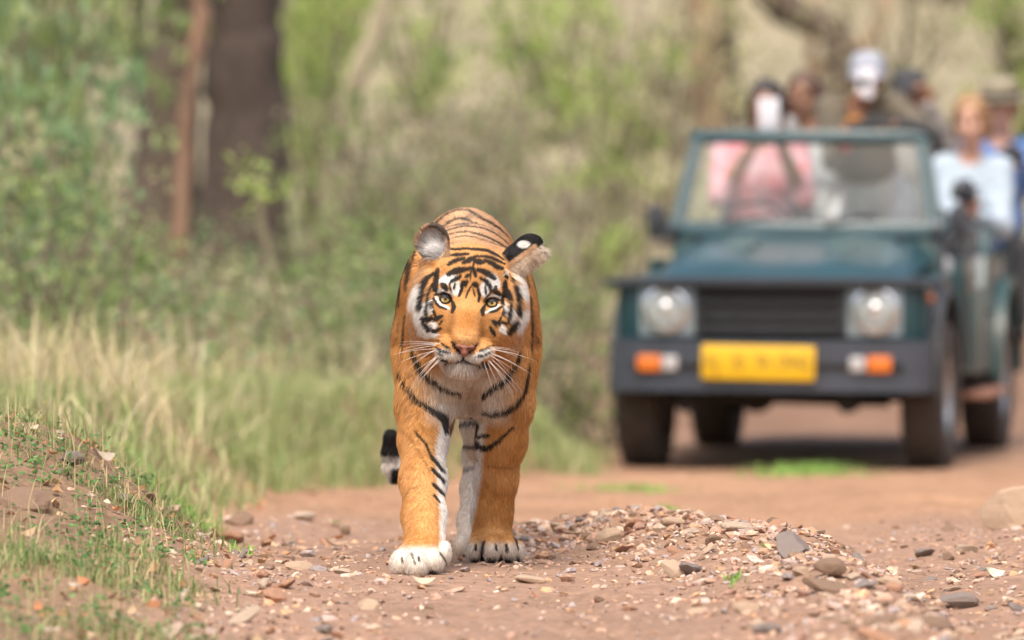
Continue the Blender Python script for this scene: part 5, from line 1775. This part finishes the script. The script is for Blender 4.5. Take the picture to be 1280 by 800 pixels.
# pale bent sapling in the thicket
sp = [pt(322, 225, 41), pt(328, 290, 41.1), pt(345, 360, 41.2), pt(350, 420, 41.1), pt(352, 500, 41.1)][::-1]
sp[0][2] = ground_z(sp[0][0], sp[0][1]) - .02
sap = empty('sapling', sp[0]); tag(sap, 'pale bent bare sapling stem before the thick dark trunk', 'sapling')
MB().tube([p - sp[0] for p in sp], [.022, .022, .020, .018, .012], 8).build('stem', BARKS['pale'], sap)
MB().tube([pt(338, 335, 41.1) - sp[0], pt(322, 370, 41) - sp[0], pt(320, 460, 41) - sp[0]], [.014, .012, .012], 7).build('stem', BARKS['pale'], sap)
rr = np.random.default_rng(9)
cc = np.stack([pt(322 + rr.normal(0, 20), 225 + rr.normal(0, 20), 41 + rr.normal(0, .2)) for _ in range(60)])
V, F, C = leaves_np(cc - sp[0], rr.uniform(.04, .08, 60), pick(LIME, 60, rr), rr)
link('foliage', np_mesh('foliage', V, F, False, C), m_leaf, sap)

# ---- shrubs: a few grown shapes, copied and scaled
def shrub_shape(seed, pal, nl, leaf, open_=.5):
    rr = np.random.default_rng(seed)
    st = MB()
    cc = []
    for k in range(11):
        a = rr.uniform(0, 6.28)
        e = np.array([math.cos(a) * rr.uniform(.2, .95), math.sin(a) * rr.uniform(.2, .95), rr.uniform(.45, 1.15)])
        q = wobble((rr.normal(0, .05), rr.normal(0, .05), -.05), e, 5, .04, rr)
        st.tube(q, [.018, .014, .011, .008, .004], 5)
        for t in range(nl // 11 // 14):
            c0 = q[int(rr.integers(1, 5))] + rr.normal(0, .13, 3)
            cc.append(c0 + rr.normal(0, 1, (14, 3)) * np.array([.12, .12, .05]))
    cc = np.concatenate(cc)
    cc = cc[cc[:, 2] > .02]
    V, F, C = leaves_np(cc, rr.uniform(.6, 1.4, len(cc)) * leaf, pick(pal, len(cc), rr, .25), rr, .2, .6)
    return st.mesh('stems'), np_mesh('foliage', V, F, False, C)

SH = {}
for nm, pal in (('green', GREEN), ('lime', LIME), ('blue', BLUEG), ('olive', OLIVE), ('yellow', YELLOW)):
    SH[nm] = []
    for k in range(3):
        a, b = shrub_shape(300 + k * 7 + len(nm), pal, [1250, 850, 600][k], .082)
        a.materials.append(BARKS['grey']); b.materials.append(m_leaf)
        SH[nm].append((a, b))
WORD = {'green': 'mid green leafy shrub', 'lime': 'bright lime green leafy shrub', 'blue': 'cool green fine leaved shrub', 'olive': 'dull olive dry leaved shrub', 'yellow': 'yellowing thin leaved shrub'}
def shrub(px, d, nm, k, w, h, place, z=None):
    if d > 43: d, w, h = d * 1.22, w * 1.22, h * 1.22
    x = (px - 640) * d / FPX
    o = empty('shrub', (x, d, float(ground_z(x, d))), r.uniform(0, 6.28))
    tag(o, f'{WORD[nm]} {place}', 'shrub', f'{nm} shrubs {place}')
    for q, me in zip(('stems', 'foliage'), SH[nm][k]):
        c = link(q, me, None, o)
    o.scale = (w, w, h)
    return o
LT, MD, BJ, HL = 'in the thicket by the dark trunks', 'behind the tiger', 'behind the jeep', 'on the far dry hillside'
for px, d, nm, k, w, h in ((15, 40, 'blue', 1, .7, 1.9), (70, 38, 'blue', 2, .6, 1.6), (95, 41, 'blue', 2, .35, 1.6), (0, 46, 'green', 1, 1.0, 2.3), (70, 47, 'lime', 2, .6, 2.0), (110, 60, 'lime', 2, .8, 2.4),
                           (40, 35, 'green', 2, .6, .95), (115, 36, 'green', 1, .6, .9), (180, 39, 'blue', 2, .4, .7), (245, 41, 'blue', 2, .4, .6), (60, 54, 'green', 1, 1.2, 2.8), (290, 42, 'blue', 2, .4, .62), (205, 42.5, 'green', 2, .4, .55),
                           (370, 44, 'green', 2, .5, .7), (270, 39, 'olive', 1, .6, .7), (-30, 37, 'olive', 1, .8, 1.2), (100, 42.5, 'green', 2, .4, 1.3)):
    shrub(px, d, nm, k, w, h, LT)
for px, d, nm, k, w, h in ((385, 53, 'lime', 1, .6, 2.3), (430, 60, 'lime', 2, .8, 2.4), (388, 50, 'lime', 1, .55, 1.9), (520, 56, 'lime', 2, .6, 2.0), (455, 47, 'green', 2, .6, 1.0), (430, 45, 'green', 2, .55, .9), (500, 45, 'olive', 2, .6, 1.0),
                           (400, 40, 'green', 1, .5, .6), (440, 41, 'green', 0, .7, .8), (490, 42, 'blue', 2, .6, .75), (545, 46, 'olive', 1, .7, .95), (570, 50, 'green', 2, .7, 1.1),
                           (620, 47, 'olive', 2, .7, .9), (680, 46, 'olive', 2, .7, 1.1), (720, 45, 'lime', 2, .6, 1.0), (690, 42, 'green', 2, .6, .8), (745, 43, 'green', 1, .55, .75), (660, 41, 'olive', 2, .5, .7), (470, 39.5, 'olive', 2, .5, .5)):
    shrub(px, d, nm, k, w, h, MD)
for px, d, nm, k, w, h in ((690, 56, 'lime', 1, .9, 1.25), (760, 52, 'lime', 1, .7, 1.25), (805, 57, 'olive', 2, .8, 1.4), (830, 51, 'yellow', 2, .8, 1.5), (850, 68, 'yellow', 1, 1.0, 2.0), (945, 70, 'yellow', 1, 1.0, 2.2), (1000, 68, 'olive', 2, 1.0, 1.8), (1080, 70, 'yellow', 1, 1.1, 2.5),
                           (1150, 67, 'yellow', 1, 1.0, 2.5), (1190, 66, 'olive', 2, 1., 2.2), (1240, 68, 'yellow', 1, 1.0, 2.4), (1290, 54, 'lime', 1, .8, 1.5), (1120, 56, 'olive', 2, .9, 1.7), (780, 48, 'olive', 2, .7, 1.2)):
    shrub(px, d, nm, k, w, h, BJ)
for i in range(44):
    nm = ['olive', 'yellow', 'olive', 'green', 'yellow', 'lime'][int(r.integers(0, 6))]
    shrub(r.uniform(-200, 1480), r.uniform(74, 100), nm, int(r.integers(0, 3)), r.uniform(.7, 1.4), r.uniform(.8, 2.2), HL)

rq = np.random.default_rng(77)
for k in range(9):
    shrub(-60 - 45 * k + rq.uniform(-15, 15), rq.uniform(38, 56), ['green', 'blue', 'lime', 'olive'][k % 4], int(rq.integers(0, 3)), rq.uniform(.7, 1.1), rq.uniform(1.2, 2.2), LT)
for k in range(9):
    shrub(1330 + 45 * k + rq.uniform(-15, 15), rq.uniform(50, 62), ['yellow', 'olive', 'lime', 'green'][k % 4], int(rq.integers(0, 3)), rq.uniform(.8, 1.1), rq.uniform(1.5, 2.4), BJ)

# ---- grass
def vegmask(x, d): return smooth01(verge(d) - x, -.06, .28)
rr = np.random.default_rng(31)
def grow(n, xa, xb, da, db, dens):
    X, D, tot = [], [], 0
    for _ in range(80):
        x = rr.uniform(xa, xb, 20000); d = rr.uniform(da, db, 20000)
        k = rr.uniform(0, 1, 20000) < dens(x, d)
        X.append(x[k]); D.append(d[k]); tot += k.sum()
        if tot >= n: break
    return np.concatenate(X)[:n], np.concatenate(D)[:n]
clump = lambda x, d, s, sc_: smooth01(fbm(x * sc_, d * sc_ * .8, 0, 3, s), .0, .35)
X, D = grow(12500, -1.9, -.3, 16.8, 25.0, lambda x, d: vegmask(x, d) * (.03 + clump(x, d, 91, 3.2) ** 1.5))
n = len(X)
cg = pick([(.17, .25, .075), (.23, .31, .10), (.30, .35, .14), (.42, .38, .20), (.14, .21, .07)], n, rr, .25)
V, F, C = blades(X, D, ground_z(X, D) - .003, rr.uniform(.015, .06, n) * (.4 + .9 * clump(X, D, 91, 3.2)) * rr.uniform(.4, 1.3, n), rr.uniform(.0012, .0026, n), cg, rr, .95)
tag(link('grass', np_mesh('grass', V, F, True, C), m_grass), 'short green grass tufts growing on the stony bank', 'grass', kind='stuff')
X, D = grow(1700, -1.9, -.35, 16.8, 25, lambda x, d: vegmask(x, d) * .9)
n = len(X)
V, F, C = blades(X, D, ground_z(X, D) - .003, rr.uniform(.04, .14, n), rr.uniform(.0008, .0018, n), pick([(.52, .42, .22), (.58, .48, .27), (.42, .34, .18)], n, rr), rr, .7)
tag(link('straw_grass', np_mesh('straw_grass', V, F, True, C), m_straw), 'thin dry straw stalks between the green bank tufts', 'grass', kind='stuff')
# broad leaved weeds on the near bank
cc, cs = [], []
for _ in range(230):
    x, d = grow(1, -1.7, -.6, 17, 24, vegmask)
    x, d = float(x[0]), float(d[0])
    k = int(rr.integers(8, 22))
    q = rr.normal(0, .022, (k, 3)); q[:, 2] = np.abs(q[:, 2]) * .8 + .008
    cc.append(q + np.array([x, d, float(ground_z(x, d))]))
cc = np.concatenate(cc); n = len(cc)
V, F, C = leaves_np(cc, rr.uniform(.010, .024, n), pick([(.12, .25, .07), (.17, .32, .10), (.10, .20, .07)], n, rr), rr, .0, .6)
tag(link('weeds', np_mesh('weeds', V, F, False, C), m_leaf), 'small broad leaved weeds hugging the near bank', 'weeds', kind='stuff')
# tall pale grass behind the bank
X, D = grow(5200, -4.2, -.45, 27, 38, lambda x, d: smooth01(verge(d) - x, -.1, .25) * (.2 + clump(x, d, 93, 1.4)))
n = len(X)
hh = rr.uniform(.10, .42, n) * np.interp(D, [25, 28, 37], [.5, 1, 1.0]) * smooth01(verge(D) - X, -.3, .5)
V, F, C = blades(X, D, ground_z(X, D) - .01, hh + .05, rr.uniform(.0022, .0048, n), pick([(.56, .47, .27), (.62, .53, .33), (.48, .42, .22), (.36, .38, .15), (.66, .58, .40)], n, rr), rr, .85)
tag(link('tall_grass', np_mesh('tall_grass', V, F, True, C), m_straw), 'tall pale straw grass behind the stony bank', 'grass', kind='stuff')
X, D = grow(24000, -4.2, .6, 25.5, 43, lambda x, d: smooth01(verge(d) - x, -.16, .12) * (.3 + clump(x, d, 95, 1.2)))
n = len(X)
V, F, C = blades(X, D, ground_z(X, D) - .01, rr.uniform(.04, .16, n), rr.uniform(.002, .005, n), pick([(.28, .36, .13), (.36, .42, .18), (.22, .29, .10), (.48, .46, .25)], n, rr), rr, .5)
tag(link('verge_grass', np_mesh('verge_grass', V, F, True, C), m_grass), 'soft green grass along the foot of the thicket', 'grass', kind='stuff')
X, D = grow(7000, -1.3, .4, 31.5, 40, lambda x, d: smooth01(verge(d) - x, -.12, .05) * smooth01(-(verge(d) - x), -.9, -.5))
n = len(X)
V, F, C = blades(X, D, ground_z(X, D) - .01, rr.uniform(.05, .2, n), rr.uniform(.003, .006, n), pick([(.28, .36, .13), (.36, .42, .18), (.22, .29, .10), (.50, .46, .26)], n, rr), rr, .7)
tag(link('far_grass', np_mesh('far_grass', V, F, True, C), m_grass), 'dense green grass on the dirt bank behind the tail', 'grass', kind='stuff')
# low leafy undergrowth under the thicket
X, D = grow(18000, -5.5, .9, 33, 56, lambda x, d: smooth01(verge(d) - x, .2, .8) * (.25 + clump(x, d, 97, .9)))
n = len(X)
cc = np.stack([X, D, ground_z(X, D) + np.abs(rr.normal(0, .22, n))], 1)
V, F, C = leaves_np(cc, rr.uniform(.03, .075, n), pick(GREEN + OLIVE + BLUEG + [(.34, .25, .15), (.28, .2, .12)], n, rr, .25), rr, .1, .55)
tag(link('undergrowth', np_mesh('undergrowth', V, F, False, C), m_leaf), 'tangled low leafy undergrowth beneath the trees', 'undergrowth', kind='stuff')
# dead twigs in it
tw = MB()
for _ in range(150):
    x, d = grow(1, -3.4, .7, 32, 55, lambda x, d: smooth01(verge(d) - x, .2, .6))
    x, d = float(x[0]), float(d[0])
    p = np.array([x, d, float(ground_z(x, d)) - .03])
    e = p + np.array([rr.normal(0, .35), rr.normal(0, .3), rr.uniform(.2, .9)])
    tw.tube(wobble(p, e, 4, .04, rr), [.010, .008, .006, .003], 5)
tag(tw.build('dead_twigs', BARKS['grey']), 'bare grey twigs sticking out of the undergrowth', 'twigs', kind='stuff')
# single tufts in the road
def tuft(px, py, n, h, sx, label):
    x, d = ray_ground(px, py)
    X, D = x + rr.normal(0, sx, n), d + rr.normal(0, .12, n)
    V, F, C = blades(X, D, ground_z(X, D) - .004, rr.uniform(.5, 1, n) * h, rr.uniform(.002, .004, n), pick([(.26, .44, .10), (.34, .50, .14), (.20, .36, .08)], n, rr), rr, .6)
    b = np.array([x, d, float(ground_z(x, d))])
    tag(link('grass_tuft', np_mesh('grass_tuft', V - b, F, True, C), m_grass, None, b), label, 'grass tuft', kind='stuff')
tuft(1010, 594, 420, .085, .13, 'bright green grass tuft on the road between the jeep wheels')
tuft(790, 614, 260, .05, .10, 'low green grass tuft on the road before the jeep')
tuft(835, 640, 50, .035, .02, 'tiny green sprout behind the gravel ridge')
tuft(918, 728, 30, .035, .012, 'tiny green sprout on the gravel ridge')
tuft(232, 650, 160, .085, .05, 'upright green grass tuft at the lip of the stony bank')
tuft(300, 690, 40, .045, .02, 'small green tuft in the stones below the bank')
tuft(180, 590, 200, .075, .07, 'dense green grass tuft on the crest of the stony bank')
